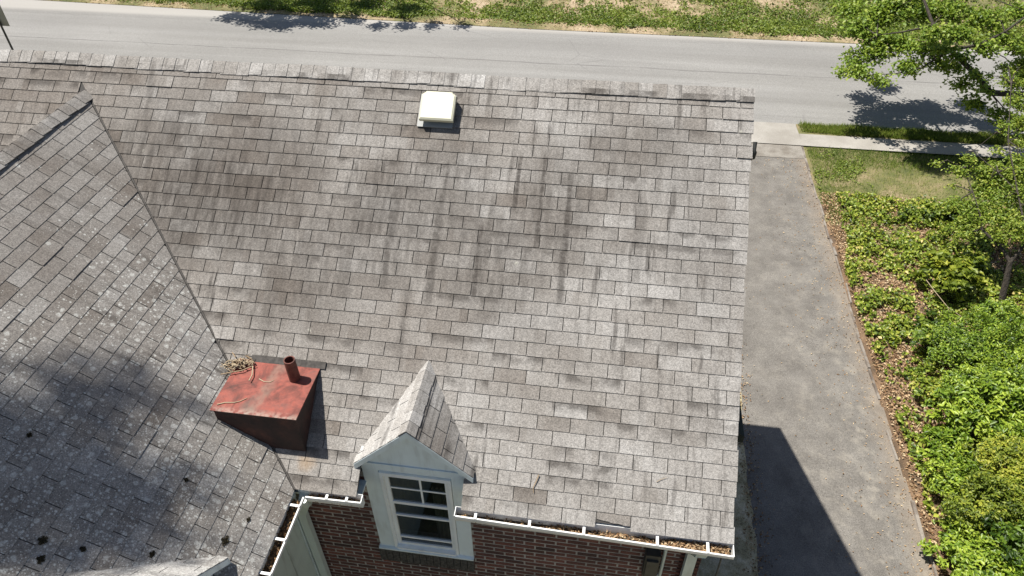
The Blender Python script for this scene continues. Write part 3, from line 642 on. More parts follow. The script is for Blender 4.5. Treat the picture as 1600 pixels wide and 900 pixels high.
# ---------------- front dormer
PX, PZ = -2.876, HE+.795        # peak
DYF = .205; FY = .272           # roof front, wall face
TD = math.atan2(.565, .56); CD, SD = math.cos(TD), math.sin(TD)
def dormer(tr, mainframe):
    """built at the front dormer's place; tr maps points to the other dormer. returns parts"""
    def T(p): return tr(np.array(p, float))
    half = .565; ez = PZ-.565*math.tan(TD)
    # wall face, gable and sides
    m = MB(); O3 = T((0, .03, 0))-T((0, 0, 0))
    for q in ([(-3.40, FY+.02, HE-.0195), (-2.40, FY+.02, HE-.0195), (-2.40, FY+.02, ez+.02), (PX, FY+.02, PZ-.05), (-3.40, FY+.02, ez+.02)],
              [(-3.40, FY+.02, HE-1.36), (-3.2155, FY+.02, HE-1.36), (-3.2155, FY+.02, HE-.02), (-3.40, FY+.02, HE-.02)],
              [(-2.5775, FY+.02, HE-1.36), (-2.40, FY+.02, HE-1.36), (-2.40, FY+.02, HE-.02), (-2.5775, FY+.02, HE-.02)],
              [(-3.215, FY+.02, HE-1.36), (-2.578, FY+.02, HE-1.36), (-2.578, FY+.02, HE-1.306), (-3.215, FY+.02, HE-1.306)]): m.prism([T(a) for a in q], O3)
    for x in (-3.40, -2.43):
        q = [(x, FY+.05, HE-1.3), (x, .75, HE-1.3), (x, .75, ez+.05), (x, FY+.05, ez+.05)]; m.prism([T(a) for a in q], T((.03, 0, 0))-T((0, 0, 0)))
    wl = m.build('dormer_wall', MT['trim'], house)
    def part(name, pts, off, mat=None):
        q = MB(); q.prism([T(a) for a in pts], T(off)-T((0, 0, 0))); return q.build(name, mat or MT['trim'], wl)
    def rect(name, x0, x1, z0, z1, y0, y1, mat=None): return part(name, [(x0, y0, z0), (x1, y0, z0), (x1, y0, z1), (x0, y0, z1)], (0, y1-y0, 0), mat)
    wx0, wx1, wz0, wz1 = -3.215, -2.578, HE-1.305, HE-.02
    rect('corner_board', -3.405, wx0-.035, HE-1.35, HE+.075, FY, FY+.019); rect('corner_board', wx1+.035, -2.395, HE-1.35, HE+.075, FY, FY+.019)
    rect('head_board', -3.405, -2.395, HE+.077, HE+.175, FY-.012, FY+.019)
    # gable boards
    for z0, z1 in ((HE+.178, HE+.335), (HE+.34, HE+.50), (HE+.505, PZ-.06)):
        h0 = (PZ-.055-z0)/math.tan(TD); h1 = max((PZ-.055-z1)/math.tan(TD), .005); h0 = min(h0, .50)
        part('gable_board', [(PX-h0, FY+.001, z0), (PX+h0, FY+.001, z0), (PX+h1, FY+.006, z1), (PX-h1, FY+.006, z1)], (0, .012, 0))
    # sill
    part('window_sill', [(-3.42, FY-.03, HE-1.362), (-3.42, FY-.03, HE-1.34), (-3.42, FY+.02, HE-1.325), (-3.42, FY+.02, HE-1.362)], (1.03, 0, 0))
    # casing
    win = MB(); win.prism([T(a) for a in [(wx0-.03, FY-.008, wz0-.03), (wx0, FY-.008, wz0-.03), (wx0, FY-.008, wz1), (wx0-.03, FY-.008, wz1)]], T((0, .05, 0))-T((0, 0, 0)))
    win.prism([T(a) for a in [(wx1, FY-.008, wz0-.03), (wx1+.03, FY-.008, wz0-.03), (wx1+.03, FY-.008, wz1), (wx1, FY-.008, wz1)]], T((0, .05, 0))-T((0, 0, 0)))
    win.prism([T(a) for a in [(wx0-.03, FY-.008, wz1+.001), (wx1+.03, FY-.008, wz1+.001), (wx1+.03, FY-.008, wz1+.05), (wx0-.03, FY-.008, wz1+.05)]], T((0, .05, 0))-T((0, 0, 0)))
    win.prism([T(a) for a in [(wx0, FY-.02, wz0-.035), (wx1, FY-.02, wz0-.035), (wx1, FY-.02, wz0), (wx0, FY-.02, wz0)]], T((0, .06, 0))-T((0, 0, 0)))
    wo = win.build('window', MT['sash'], house)
    def wrect(name, x0, x1, z0, z1, y0, y1, mat): 
        q = MB(); q.prism([T(a) for a in [(x0, y0, z0), (x1, y0, z0), (x1, y0, z1), (x0, y0, z1)]], T((0, y1-y0, 0))-T((0, 0, 0))); return q.build(name, mat, wo)
    mid = HE-.50; sy = FY+.022
    # upper sash with muntins, lower sash set forward of it
    zb = wz0+.0
    for (n_, a, b, c, d) in (('sash_stile', wx0+.002, wx0+.042, zb, wz1-.001), ('sash_stile', wx1-.042, wx1-.002, zb, wz1-.001), ('sash_rail', wx0+.043, wx1-.043, wz1-.045, wz1-.001), ('meeting_rail', wx0+.043, wx1-.043, mid-.02, mid+.02), ('sash_rail', wx0+.043, wx1-.043, zb, zb+.055), ('storm_rail', wx0+.043, wx1-.043, mid-.24, mid-.215), ('storm_rail', wx0+.043, wx1-.043, zb+.15, zb+.175)):
        wrect(n_, a, b, c, d, sy, sy+.03, MT['sash'])
    cx = (wx0+wx1)/2+.03
    wrect('muntin', cx-.010, cx+.010, mid+.021, wz1-.046, sy+.012, sy+.028, MT['sash']); zc = (mid+wz1)/2
    wrect('muntin', wx0+.043, cx-.011, zc-.010, zc+.010, sy+.012, sy+.028, MT['sash']); wrect('muntin', cx+.011, wx1-.043, zc-.010, zc+.010, sy+.012, sy+.028, MT['sash'])
    for (a, b, c, d) in ((wx0+.043, cx-.011, zc+.011, wz1-.046), (cx+.011, wx1-.043, zc+.011, wz1-.046), (wx0+.043, cx-.011, mid+.021, zc-.011), (cx+.011, wx1-.043, mid+.021, zc-.011), (wx0+.043, wx1-.043, mid-.214, mid-.021), (wx0+.043, wx1-.043, zb+.176, mid-.241), (wx0+.043, wx1-.043, zb+.056, zb+.149)):
        wrect('pane', a, b, c, d, sy+.016, sy+.02, MT['glass'])
    return T, wl, wo, ez
identity = lambda p: np.array(p, float)
T1, wl1, win1, EZ = dormer(identity, F_main)
# room behind the window
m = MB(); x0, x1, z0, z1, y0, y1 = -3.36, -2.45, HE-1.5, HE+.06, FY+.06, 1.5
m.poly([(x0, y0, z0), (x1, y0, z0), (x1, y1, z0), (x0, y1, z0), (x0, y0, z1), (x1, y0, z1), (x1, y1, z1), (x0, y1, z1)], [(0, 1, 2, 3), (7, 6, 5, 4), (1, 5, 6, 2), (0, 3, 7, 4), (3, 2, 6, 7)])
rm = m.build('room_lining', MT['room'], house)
m = MB(); cxs = np.linspace(-2.80, -2.60, 15); 
P = [(x, FY+.14+.018*math.sin(i*2.0), z) for z in (HE-1.4, HE-.35) for i, x in enumerate(cxs)]; m.poly(P, [(i, i+1, 16+i, 15+i) for i in range(14)]); m.build('curtain', MT['curtain'], rm)
# dormer roof
def dormer_roof(T, TN, mat, seed):
    rd = random.Random(seed); half = .565
    parts = MB()
    for sd in (1, -1):
        ev = (PX+sd*half, EZ)
        yb = (EZ-HE)/TT
        pts = [(PX+sd*half, DYF+.035, EZ), (PX, DYF+.035, PZ), (PX, (PZ-HE)/TT+.03, PZ), (PX+sd*half, yb+.03, EZ)]
        n = np.array([sd*SD, 0, CD]); q = [np.array(a)-n*.0125 for a in pts]
        off = T(-n*.03)-T((0, 0, 0)); parts.prism([T(a) for a in q], off)
    dr = parts.build('dormer_roof', MT['felt'], house)
    for sd in (1, -1):
        n = np.array([sd*SD, 0, CD]); bv = np.array([-sd*CD, 0, SD]); av = np.array([0, float(sd), 0]); O = np.array([PX+sd*half, 0, EZ]); L = half/CD
        rows = int(L/E_)+1
        for r in range(rows):
            b0 = r*E_; b1 = min(b0+E_+.01, L-.004)
            if b1-b0 < .02: continue
            u = -.3+(r % 2)*T_/2+rd.uniform(-.03, .03)
            while u < 1.4:
                ya, yb_ = u+SLOT/2, u+T_-SLOT/2; u += T_
                poly = [(ya, b0), (yb_, b0), (yb_, b1), (ya, b1)]            # (y, b)
                poly = clip(poly, (-1, 0), -DYF+.012*0)
                # y <= (EZ + b*SD - HE)/TT
                poly = clip(poly, (1, -SD/TT), (EZ-HE)/TT+.015) if poly else poly
                if area(poly) < .0007: continue
                v = []; nv = len(poly)
                for (y_, b_) in poly: v.append(T(O+np.array([0, y_, 0])+bv*b_+n*(-.0058*(b_-b0)/E_)))
                for (y_, b_) in poly: v.append(T(O+np.array([0, y_, 0])+bv*b_+n*(-.0122)))
                fc = [list(range(nv))]+[[i, nv+i, nv+(i+1) % nv, (i+1) % nv] for i in range(nv)]
                if (sd < 0) ^ TN: fc = [f[::-1] for f in fc]
                q = MB(); q.poly(v, fc, 0.0); o = q.build('shingle', mat, dr); o['tone'] = float(np.clip(rd.gauss((.60 if sd > 0 else .9) if mat is MT['shingle'] else .95, .06), .2, .98))  # left slope and wing dormer: sunlight put into the tone, with some weathering
    def rp(s, side, d, w): return T(np.array([PX+side*d*CD, DYF-.005+s, PZ-.012-d*SD+w]))
    caps(rp, 7, .122, .115, 0, mat, dr, 'ridge_cap_shingle', rd, lift=.012)
    # rake boards under the overhang
    for sd in (1, -1):
        e0 = np.array([PX+sd*(half-.004), DYF-.004, EZ-.014]); e1 = np.array([PX, DYF-.004, PZ-.018]); h = np.array([0, 0, -.075])
        q = MB(); q.prism([T(e0), T(e1), T(e1+h), T(e0+h)], T((0, .036, 0))-T((0, 0, 0))); q.build('rake_board', MT['trim'], dr)
    return dr
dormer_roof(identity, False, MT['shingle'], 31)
m = MB()
for sd in (1, -1):   # boxed eave returns
    x0, x1 = (PX+.565-.085, PX+.565-.01) if sd > 0 else (PX-.565+.01, PX-.565+.085)
    m.box(x0, x1, DYF+.06, .42, EZ-.13, EZ-.03)
m.build('eave_return', MT['spout'], house)
# rowlock brick sill course under the front dormer
for i in range(14):
    x = -3.43+i*.0745; m = MB(); m.prism([(x, YB-.045, HE-1.60), (x, YB+.0, HE-1.60), (x, YB+.0, HE-1.364), (x, YB-.035, HE-1.372)], (.068, 0, 0)); m.build('sill_brick', MT['sill'], wall)
# wing dormer: the same dormer turned a quarter, set on the wing slope
DY2 = -1.40
def turn(p): 
    p = np.asarray(p, float); x, y, z = p[0], p[1], p[2]
    return np.array([XW-y, DY2+(x-PX), z])
T2, wl2, win2, _ = dormer(turn, F_wing)
dormer_roof(turn, False, MT['shingle_wing'], 47)

# ---------------- metal chimney box in the valley, pipe, vent
cx0, cx1, cy0, cy1, cz = -4.745, -3.92, .268, .93, HE+.692
m = MB(); m.box(cx0+.03, cx1-.012, cy0+.012, cy1-.01, HE-.1, cz-.012)
ch = m.build('chimney_box', MT['rustside'], house); ch['label'] = 'rusty red metal box chimney set in the roof valley'
m = MB(); m.box(cx0, cx1, cy0, cy1+.02, cz-.011, cz); m.build('cap_sheet', MT['rust'], ch)
m = MB(); m.box(cx0+.1, cx1+.0, cy0-.003, cy0+.0, cz-.05, cz-.002); m.build('drip_edge', MT['rustside'], ch)
pb = at_h(461, 592, cz); m = MB()
for r0, r1, z0, z1 in ((.040, .040, 0, .275),):
    th = np.linspace(0, 2*math.pi, 20, endpoint=False); ring = lambda r, z: [pb+np.array([r*math.cos(t), r*math.sin(t), z]) for t in th]
    V = ring(.053, 0)+ring(.053, .262)+ring(.043, .262)+ring(.043, .08); n = 20; f = []
    for kk in range(3): f += [[kk*n+i, kk*n+(i+1) % n, (kk+1)*n+(i+1) % n, (kk+1)*n+i] for i in range(n)]
    m.poly(V, f, .5, False); m.poly(ring(.043, .09), [list(range(n))])
m.build('flue_pipe', MT['rustpipe'], ch)
m = MB(); ctl = on_roof(398, 552); 
m.prism([F_main.pt(-4.62, 1.13, .004), F_main.pt(-3.87, 1.13, .004), F_main.pt(-3.87, 1.20, .004), F_main.pt(-4.62, 1.20, .004)], F_main.n*.006); m.build('flashing', MT['valley'], ch)
# roof vent
vt = empty('roof_vent', (-3.11, 3.1, HE+2.35)); vt.parent = house; vt.matrix_parent_inverse = Matrix.Translation(-Vector(house.location))
def vpart(m, name, mat):
    o = bpy.data.objects.new(name, m.mesh(name, mat)); COL.objects.link(o); o.parent = vt; o.matrix_parent_inverse = Matrix.Translation(-Vector(vt.location)); return o
va0, va1 = -3.318, -2.950; vb0 = on_roof(652, 198); vb0 = (vb0[2]-HE)/ST
def FM(u, v, w): return F_main.pt(u, v, w)
m = MB(); m.prism([FM(va0, vb0, .001), FM(va1, vb0, .001), FM(va1, vb0+.36, .001), FM(va0, vb0+.36, .001)], F_main.n*.012); vpart(m, 'flange', MT['galv'])
hw = .165; uc = -3.108
m = MB(); b0, b1 = vb0+.05, vb0+.35; hgt = .115
q0 = [(uc-hw, b0, .02), (uc+hw, b0, .02), (uc+hw, b1, .02), (uc-hw, b1, .02)]
lo = [FM(uc-hw-.01, b0-.012, hgt-.055), FM(uc+hw+.01, b0-.012, hgt-.055), FM(uc+hw+.01, b1-.04, hgt-.055), FM(uc+hw-.03, b1, hgt-.055), FM(uc-hw+.03, b1, hgt-.055), FM(uc-hw-.01, b1-.04, hgt-.055)]
mi = [FM(uc-hw-.01, b0-.012, hgt-.012), FM(uc+hw+.01, b0-.012, hgt-.012), FM(uc+hw+.01, b1-.04, hgt-.012), FM(uc+hw-.03, b1, hgt-.012), FM(uc-hw+.03, b1, hgt-.012), FM(uc-hw-.01, b1-.04, hgt-.012)]
hi = [FM(uc-hw+.008, b0+.006, hgt), FM(uc+hw-.008, b0+.006, hgt), FM(uc+hw-.008, b1-.05, hgt), FM(uc+hw-.04, b1-.012, hgt), FM(uc-hw+.04, b1-.012, hgt), FM(uc-hw+.008, b1-.05, hgt)]
n = 6; m.poly(lo+mi+hi, [list(range(6))[::-1], list(range(12, 18))]+[[kk*6+i, kk*6+(i+1) % 6, (kk+1)*6+(i+1) % 6, (kk+1)*6+i] for kk in (0, 1) for i in range(6)]); vpart(m, 'hood', MT['vent'])
m = MB(); m.prism([FM(uc-.12, b0+.03, .012), FM(uc+.12, b0+.03, .012), FM(uc+.12, b1-.04, .012), FM(uc-.12, b1-.04, .012)], F_main.n*.05); vpart(m, 'neck', MT['dark'])
for du in (-.135, .135):
    m = MB(); m.prism([FM(uc+du-.02, b1-.045, hgt-.05), FM(uc+du+.02, b1-.045, hgt-.05), FM(uc+du+.012, b1-.005, hgt-.05), FM(uc+du-.012, b1-.005, hgt-.05)], F_main.n*.042); vpart(m, 'clip', MT['dark'])
# awning on the gable side, wire bracket near the ridge
m = MB(); za = HE-1.75
aw = [at_h(1156.5, 617, za), at_h(1162, 682, za)]; xa = (aw[0][0]+aw[1][0])/2; ya0, ya1 = aw[1][1], aw[0][1]
m.prism([(-.11, ya0, za+.45), (xa, ya0, za), (xa, ya0, za-.13), (-.11, ya0, za-.13)], (0, ya1-ya0, 0)); m.build('window_awning', MT['awning'], house)
p = F_main.pt(.06, 3.75); m = MB(); m.box(-.02, .05, p[1]-.03, p[1]+.03, p[2]-.20, p[2]-.15); br = m.build('wire_bracket', MT['wood'], house)
m = MB(); m.tube([(.055, p[1], p[2]-.19), (.055, p[1], p[2]-.12), (.055, p[1], p[2]-.10), (.055, p[1]+.04, p[2]-.03)], [.025, .03, .018, .02], 10); m.build('insulator', MT['dark'], br)

# ------------------------------------------------------------------ things lying on the roof
def twig(name, pts, rad, label, tone=.7, group=None):
    m = MB(); m.tube(pts, [rad*(1-.5*i/(len(pts)-1)) for i in range(len(pts))], 5, tone); o = m.build(name, MT['twig']); return tag(o, label, 'twig', group)
def roofpts(L, lift=.006): return [on_roof(x, y)+F_main.n*lift for x, y in L]
twig('twig', roofpts([(842, 742), (838, 752), (833, 762), (834, 770)], .012), .006, 'short bent twig on the shingles right of the front dormer', .45)
twig('twig', roofpts([(1026, 753), (1033, 749), (1042, 746)]), .003, 'thin pale curved twig on the shingles near the roof corner', .5)
twig('twig', [on_wing(x, y)+F_wing.n*.012 for x, y in ((220, 281), (230, 292), (234, 306), (238, 320), (243, 324))], .007, 'pale bent twig lying in the upper roof valley', .85)
twig('twig', [at_h(x, y, cz+.006) for x, y in ((339, 632), (352, 629), (366, 629), (375, 627), (386, 622))], .006, 'long knobbly twig on the front of the rusty chimney sheet', .7)
twig('twig', [at_h(x, y, cz+.005) for x, y in ((405, 592), (412, 596), (422, 597), (428, 594))], .0045, 'small curved pale twig in the middle of the rusty chimney sheet', .9)
ns = MB(); rt_ = random.Random(12); c0 = at_h(373, 571, cz+.015)
for i in range(300):
    a = rt_.gauss(.35, .8); l = rt_.uniform(.015, .06); o = np.array([rt_.gauss(0, .052), rt_.gauss(0, .026), abs(rt_.gauss(0, .025))]); o[1] += o[0]*.3; d = np.array([math.cos(a), math.sin(a), rt_.uniform(-.15, .2)])*l/2
    ns.tube([c0+o-d, c0+o+np.array([0, 0, .008]), c0+o+d], rt_.uniform(.002, .0055), 4, min(1, max(0, rt_.gauss(.6, .3))))
for L in ([(345, 585), (360, 582), (378, 579), (394, 572)], [(394, 563), (395, 574), (394, 586), (389, 595)], [(398, 568), (392, 560), (384, 556)], [(368, 558), (362, 549), (359, 545)]):
    ns.tube([at_h(x, y, cz+.03) for x, y in L], .006, 5, rt_.uniform(.3, .9))
lv = ns.build('twig_nest', MT['twig']); tag(lv, 'heap of dry straw and twigs caught behind the rusty chimney', 'twigs')
def moss(px, py, r, fr, fn, label):
    r = r*.5; c = fn(px, py); n = 360; rs_ = np.random.default_rng(int(px*7+py)); ln = rs_.uniform(1.2, 2.2)
    u = rs_.normal(0, .42, n)*r*ln; v = rs_.normal(0, .34, n)*r; hit = rs_.random(n) < .4; u[hit] = rs_.normal(0, .2, hit.sum())*r; v[hit] = rs_.normal(.4, .8, hit.sum())*r
    u = np.clip(u, -.9*r*ln, .9*r*ln); v = np.clip(v, -1.1*r, 1.3*r)
    W_ = c+u[:, None]*fr.a+v[:, None]*fr.b+fr.n*(rs_.random(n)*.16*r+.001)[:, None]
    Nn = fr.n+rs_.normal(size=(n, 3))*.5
    o = np_mesh('moss_clump', *leaf_arrays(W_, Nn, rs_.uniform(.007, .015, n), rs_.uniform(.006, .012, n), rs_.random(n)), MT['moss']); tag(o, label, 'moss', 'moss clumps on the wing shingles')
for a in ((67, 845, .05, 'large round dark moss clump on the wing slope above the wing dormer valley'), (130, 858, .034, 'small dark moss clump above the middle of the wing dormer valley'), (238, 866, .03, 'small dark moss clump touching the upper edge of the wing dormer roof'),
          (352, 845, .05, 'brown moss clump in a shingle slot just left of the wing gutter'), (291, 750, .026, 'tiny moss clump in a slot below the rusty chimney box'), (388, 812, .022, 'green moss tuft on a shingle corner beside the wing gutter'), (64, 874, .042, 'low brown moss smear at the end of the wing dormer valley'), (46, 680, .026, 'tiny moss clump on the shaded side of the wing slope')):
    moss(a[0], a[1], a[2], F_wing, on_wing, a[3])
# leaves and grit lying in the gutters
lab = ('dead leaves and grit lying in the front gutter below the shingles', 'dead leaves in the short gutter left of the front dormer', 'dark rotting leaves filling the wing gutter')
for gi, (A, B, o3, wA, wB) in enumerate(GUT):
    Lg = np.linalg.norm(B-A); nn_ = int(700*min(Lg, 3)); t = RNG.random(nn_)
    if gi == 0: t = np.concatenate([RNG.uniform(.78, .99, 1000), RNG.uniform(.35, .78, 500), RNG.uniform(.02, .35, 130)])
    if gi == 2: t = RNG.uniform(0, .45, 1100)
    nn_ = len(t); w = wA+(wB-wA)*t; P = A+(B-A)*t[:, None]+o3*(w*RNG.uniform(.1, .8, nn_))[:, None]+np.c_[0*t, 0*t, RNG.uniform(-.082, -.045, nn_)]
    if gi == 0: P[:1000, 2] += .022*RNG.random(1000)
    tn = np.clip(RNG.normal(.6, .25, nn_), 0, 1) if gi < 2 else np.clip(RNG.normal(.3, .22, nn_), 0, 1)
    o = np_mesh('gutter_leaves', *leaf_arrays(P, np.c_[RNG.normal(0, .6, nn_), RNG.normal(0, .6, nn_), np.ones(nn_)], RNG.uniform(.015, .045, nn_), RNG.uniform(.008, .022, nn_), tn), MT['litter']); tag(o, lab[gi], 'dead leaves', None, 'stuff')

# ------------------------------------------------------------------ vegetation
def keep_seen(P, pad=60):
    q = project(P); return (q[:, 0] > -pad-300) & (q[:, 0] < 1600+pad+350) & (q[:, 1] < 900+pad+300)
# lawn, verge and bank grass
n = 52000; P = np.c_[RNG.uniform(5.0, 14.5, n), RNG.uniform(14.4, 18.4, n), np.zeros(n)]
den = fbm(P, .9, 3); edge = np.clip((P[:, 1]-17.2)/1.1, 0, .7); kp = RNG.random(n) < np.clip((den-.36)*3.2, .22, 1)+edge; P = P[kp]; den = den[kp]
P[:, 2] = .0
tn = np.clip(.85-den*.75+RNG.normal(0, .2, len(P))-np.clip((P[:, 1]-17.4)*.25, 0, .3), 0, 1)
A1 = blade_arrays(P, RNG.uniform(.05, .12, len(P)), .012, RNG.uniform(.3, 1.2, len(P)), tn)
o = np_mesh('lawn_grass', *A1, MT['grass']); tag(o, 'patchy lawn grass between the pavement and the garden bed', 'grass', None, 'stuff')
n = 26000; P = np.c_[RNG.uniform(4.95, 15, n), RNG.uniform(19.26, 19.97, n), np.full(n, .02)]; P[:, 1] += .05*np.sin(P[:, 0]*3)
wv = fbm(P, 1.5, 9); kp = (P[:, 1] > 19.2+.25*wv*(P[:, 0] < 30)) & (P[:, 0]-4.95 > .5*RNG.random(n)*wv); P = P[kp]
o = np_mesh('verge_grass', *blade_arrays(P, RNG.uniform(.08, .17, len(P)), .014, RNG.uniform(.2, .9, len(P)), np.clip(RNG.normal(.52, .2, len(P)), 0, 1)), MT['grass']); tag(o, 'strip of lush grass between the pavement and the road', 'grass', None, 'stuff')
n = 150000; P = np.c_[RNG.uniform(-34, 20, n), 27.62+RNG.random(n)**1.3*8.5, np.zeros(n)]; P[:, 2] = bank_h(P)
den = fbm(P, .42, 6)*.6+fbm(P, 1.6, 12)*.4; near = np.clip(1-(P[:, 1]-27.9)/2.0, 0, 1)*.2-np.clip(1-(P[:, 1]-27.62)/.45, 0, 1)*.35
kp = RNG.random(n) < np.clip((den+near-.42)*5.0, .03, 1); P = P[kp]; den = den[kp]; nl = len(P); P[:, 1] += skew(P)
P[:, 2] += RNG.random(nl)*.16*np.clip(den*2-.5, .2, 1.2)
big = fbm(P, .9, 21); tn = np.clip(.25+big*.6+RNG.normal(0, .17, nl), 0, 1)
o = np_mesh('bank_weeds', *leaf_arrays(P, np.c_[RNG.normal(0, .7, nl), RNG.normal(-.25, .7, nl), np.ones(nl)], RNG.uniform(.07, .18, nl), RNG.uniform(.035, .09, nl), tn), MT['lf_weed']); tag(o, 'green weeds and grass covering the bank across the road', 'weeds', None, 'stuff')
n = 30000; P = np.c_[RNG.uniform(-34, 20, n), 27.4+RNG.random(n)*7.5, np.zeros(n)]; P[:, 2] = bank_h(P)+.02; P = P[RNG.random(n) < np.clip(.9-(P[:, 1]-27.5)*.12, .3, 1)]; nl = len(P); P[:, 1] += skew(P)
o = np_mesh('bank_litter', *leaf_arrays(P, np.c_[RNG.normal(0, .5, nl), RNG.normal(0, .5, nl), np.ones(nl)], RNG.uniform(.05, .12, nl), RNG.uniform(.03, .06, nl), np.clip(RNG.normal(.6, .25, nl), 0, 1)), MT['litter']); tag(o, 'dry leaves and bare litter on the bank across the road', 'dead leaves', None, 'stuff')

# garden bed: ivy over brown leaf litter
def bed_in(P):
    e = 5.02+(fbm(P, .8, 14)-.5)*.45+np.clip(P[:, 1]-11.5, 0, 4)*.10; top = 15.45+(fbm(P, .9, 15)-.5)*.9
    return (P[:, 0] > e) & (P[:, 1] < top)
n = 60000; P = np.c_[RNG.uniform(4.75, 12.0, n), RNG.uniform(2.2, 15.8, n), np.zeros(n)]
kp = ((P[:, 0] > 4.93) & (P[:, 1] < 15.6)) & ((P[:, 0] < 6.6) | (RNG.random(n) < .7)); kp |= (RNG.random(n) < .02) & (P[:, 0] > 4.5) & (P[:, 1] < 15)
P = P[kp]; nl = len(P); P[:, 2] = .05+RNG.random(nl)*.05+(fbm(P, 1.1, 5)-.5)*.12
o = np_mesh('leaf_litter', *leaf_arrays(P, np.c_[RNG.normal(0, .45, nl), RNG.normal(0, .45, nl), np.ones(nl)], RNG.uniform(.035, .085, nl), RNG.uniform(.022, .05, nl), np.clip(RNG.normal(.62, .27, nl), 0, 1)), MT['litter']); tag(o, 'brown dead leaves along the driveway edge of the garden bed', 'dead leaves', None, 'stuff')
n = 92000; P = np.c_[RNG.uniform(4.95, 12.2, n), RNG.uniform(2.0, 16.0, n), np.zeros(n)]; P = P[bed_in(P)]
d1 = fbm(P, 1.0, 31); d2 = fbm(P, 2.8, 33); edge = np.clip((P[:, 0]-5.1)/1.2, 0, 1)
pr = np.clip((d1*.4+d2*.6-.465+.04*edge+.10*np.clip((P[:, 1]-12)/3, 0, 1))*6, .04, 1); kp = RNG.random(len(P)) < pr; P = P[kp]; nl = len(P)
P[:, 2] = .06+RNG.random(nl)*(.06+.16*pr[kp])+(fbm(P, 1.1, 5)-.5)*.12
tn = np.clip(RNG.normal(.47, .22, nl)+(fbm(P, .7, 41)-.5)*.5+(RNG.random(nl) < .07)*.4, 0, 1)
o = np_mesh('ivy_ground_cover', *leaf_arrays(P, np.c_[RNG.normal(0, .5, nl), RNG.normal(-.1, .5, nl), np.ones(nl)], RNG.uniform(.06, .12, nl), RNG.uniform(.05, .09, nl), tn), MT['lf_ivy']); tag(o, 'low ivy ground cover spreading over the garden bed', 'ivy', None, 'stuff')
n = 1500; P = np.c_[5.0-RNG.exponential(.55, n), RNG.uniform(2.0, 17.5, n), np.full(n, .04)]; P = P[P[:, 0] > 2.0]; nl = len(P)
o = np_mesh('driveway_debris', *leaf_arrays(P, np.c_[RNG.normal(0, .35, nl), RNG.normal(0, .35, nl), np.ones(nl)], RNG.uniform(.015, .06, nl), RNG.uniform(.01, .03, nl), np.clip(RNG.normal(.7, .25, nl), 0, 1)), MT['litter']); tag(o, 'small dead leaves and grit scattered over the driveway', 'dead leaves', None, 'stuff')
n = 2600; P = np.c_[RNG.normal(1.85, .16, n), RNG.uniform(1, 17, n), np.full(n, .05)]; nl = len(P)
o = np_mesh('strip_debris', *leaf_arrays(P, np.c_[RNG.normal(0, .5, nl), RNG.normal(0, .5, nl), np.ones(nl)], RNG.uniform(.02, .06, nl), RNG.uniform(.012, .035, nl), np.clip(RNG.normal(.5, .3, nl), 0, 1)), MT['litter']); tag(o, 'dead leaves and crumbs along the broken edge by the house', 'dead leaves', None, 'stuff')
# lawn weeds by the bed edge
n = 4200; P = np.c_[RNG.uniform(4.95, 6.6, n), RNG.uniform(13.0, 18.3, n), np.zeros(n)]; P = P[RNG.random(n) < np.clip((fbm(P, 1.6, 51)-.5)*5, 0, 1)]; nl = len(P); P[:, 2] = .03+RNG.random(nl)*.06
o = np_mesh('lawn_weeds', *leaf_arrays(P, np.c_[RNG.normal(0, .5, nl), RNG.normal(0, .5, nl), np.ones(nl)], .07, .045, np.clip(RNG.normal(.55, .2, nl), 0, 1)), MT['lf_weed']); tag(o, 'scattered broad-leaved weeds in the bare lawn beside the driveway', 'weeds', None, 'stuff')

def shrub(name, px, py, hc, rad, nleaf, L, Wd, mat, label, cat='shrub', tone=.45, seed=0, lump=.3, stems=6, group=None):
    """px,py is where the middle of the crown shows, hc its height, rad (rx,ry,rz)"""
    nleaf = int(nleaf*.6); L *= 1.3; Wd *= 1.3; lump = max(lump, .5); rad = tuple(q*1.12 for q in rad)
    c = at_h(px, py, hc); base = np.array([c[0], c[1], 0.]); root = tag(empty(name, base), label, cat, group)
    rs = np.random.default_rng(seed+100); m = MB()
    for i in range(stems):
        a = rs.uniform(0, 6.28); e = c+np.array([math.cos(a)*rad[0]*.6, math.sin(a)*rad[1]*.6, rs.uniform(-.1, .5)*rad[2]]); mid = (base+e)/2+rs.normal(0, .06, 3); b_ = base+np.array([math.cos(a)*.08, math.sin(a)*.08, 0])
        m.tube([b_, mid, e], [.022, .016, .008], 5)
    m.build('stem', MT['bark'], root)
    # leaf sprays: small tufts set over a lumpy crown
    nt_ = max(60, nleaf//34); D = unit(rs.normal(size=(nt_, 3))); D[:, 2] = np.where(D[:, 2] < -.35, -D[:, 2], D[:, 2])
    lobes = unit(rs.normal(size=(9, 3))); lob = np.max(np.clip(D @ lobes.T, 0, 1)**6, 1)
    rr_ = (1-lump)+lump*1.5*lob+rs.normal(0, .10, nt_); rr_ *= np.where(rs.random(nt_) < .3, rs.uniform(.45, .9, nt_), 1)
    C = c+D*np.array(rad)*rr_[:, None]
    per = nleaf//nt_; Q = np.repeat(C, per, 0); Dn = np.repeat(D, per, 0); n_ = len(Q)
    Q = Q+rs.normal(0, 1, (n_, 3))*np.array([.06, .06, .045])*(np.mean(rad)/.75)**.5
    Q[:, 2] = np.maximum(Q[:, 2], .05)
    tt = np.repeat(rs.normal(0, .17, nt_), per)+rs.normal(tone, .2, n_)
    np_mesh('foliage', *leaf_arrays(Q, Dn*.45+np.array([0, 0, .85])+rs.normal(0, .42, (n_, 3)), rs.uniform(.7, 1.2, n_)*L, rs.uniform(.7, 1.2, n_)*Wd, np.clip(tt, 0, 1)), MT[mat], root)
    return root
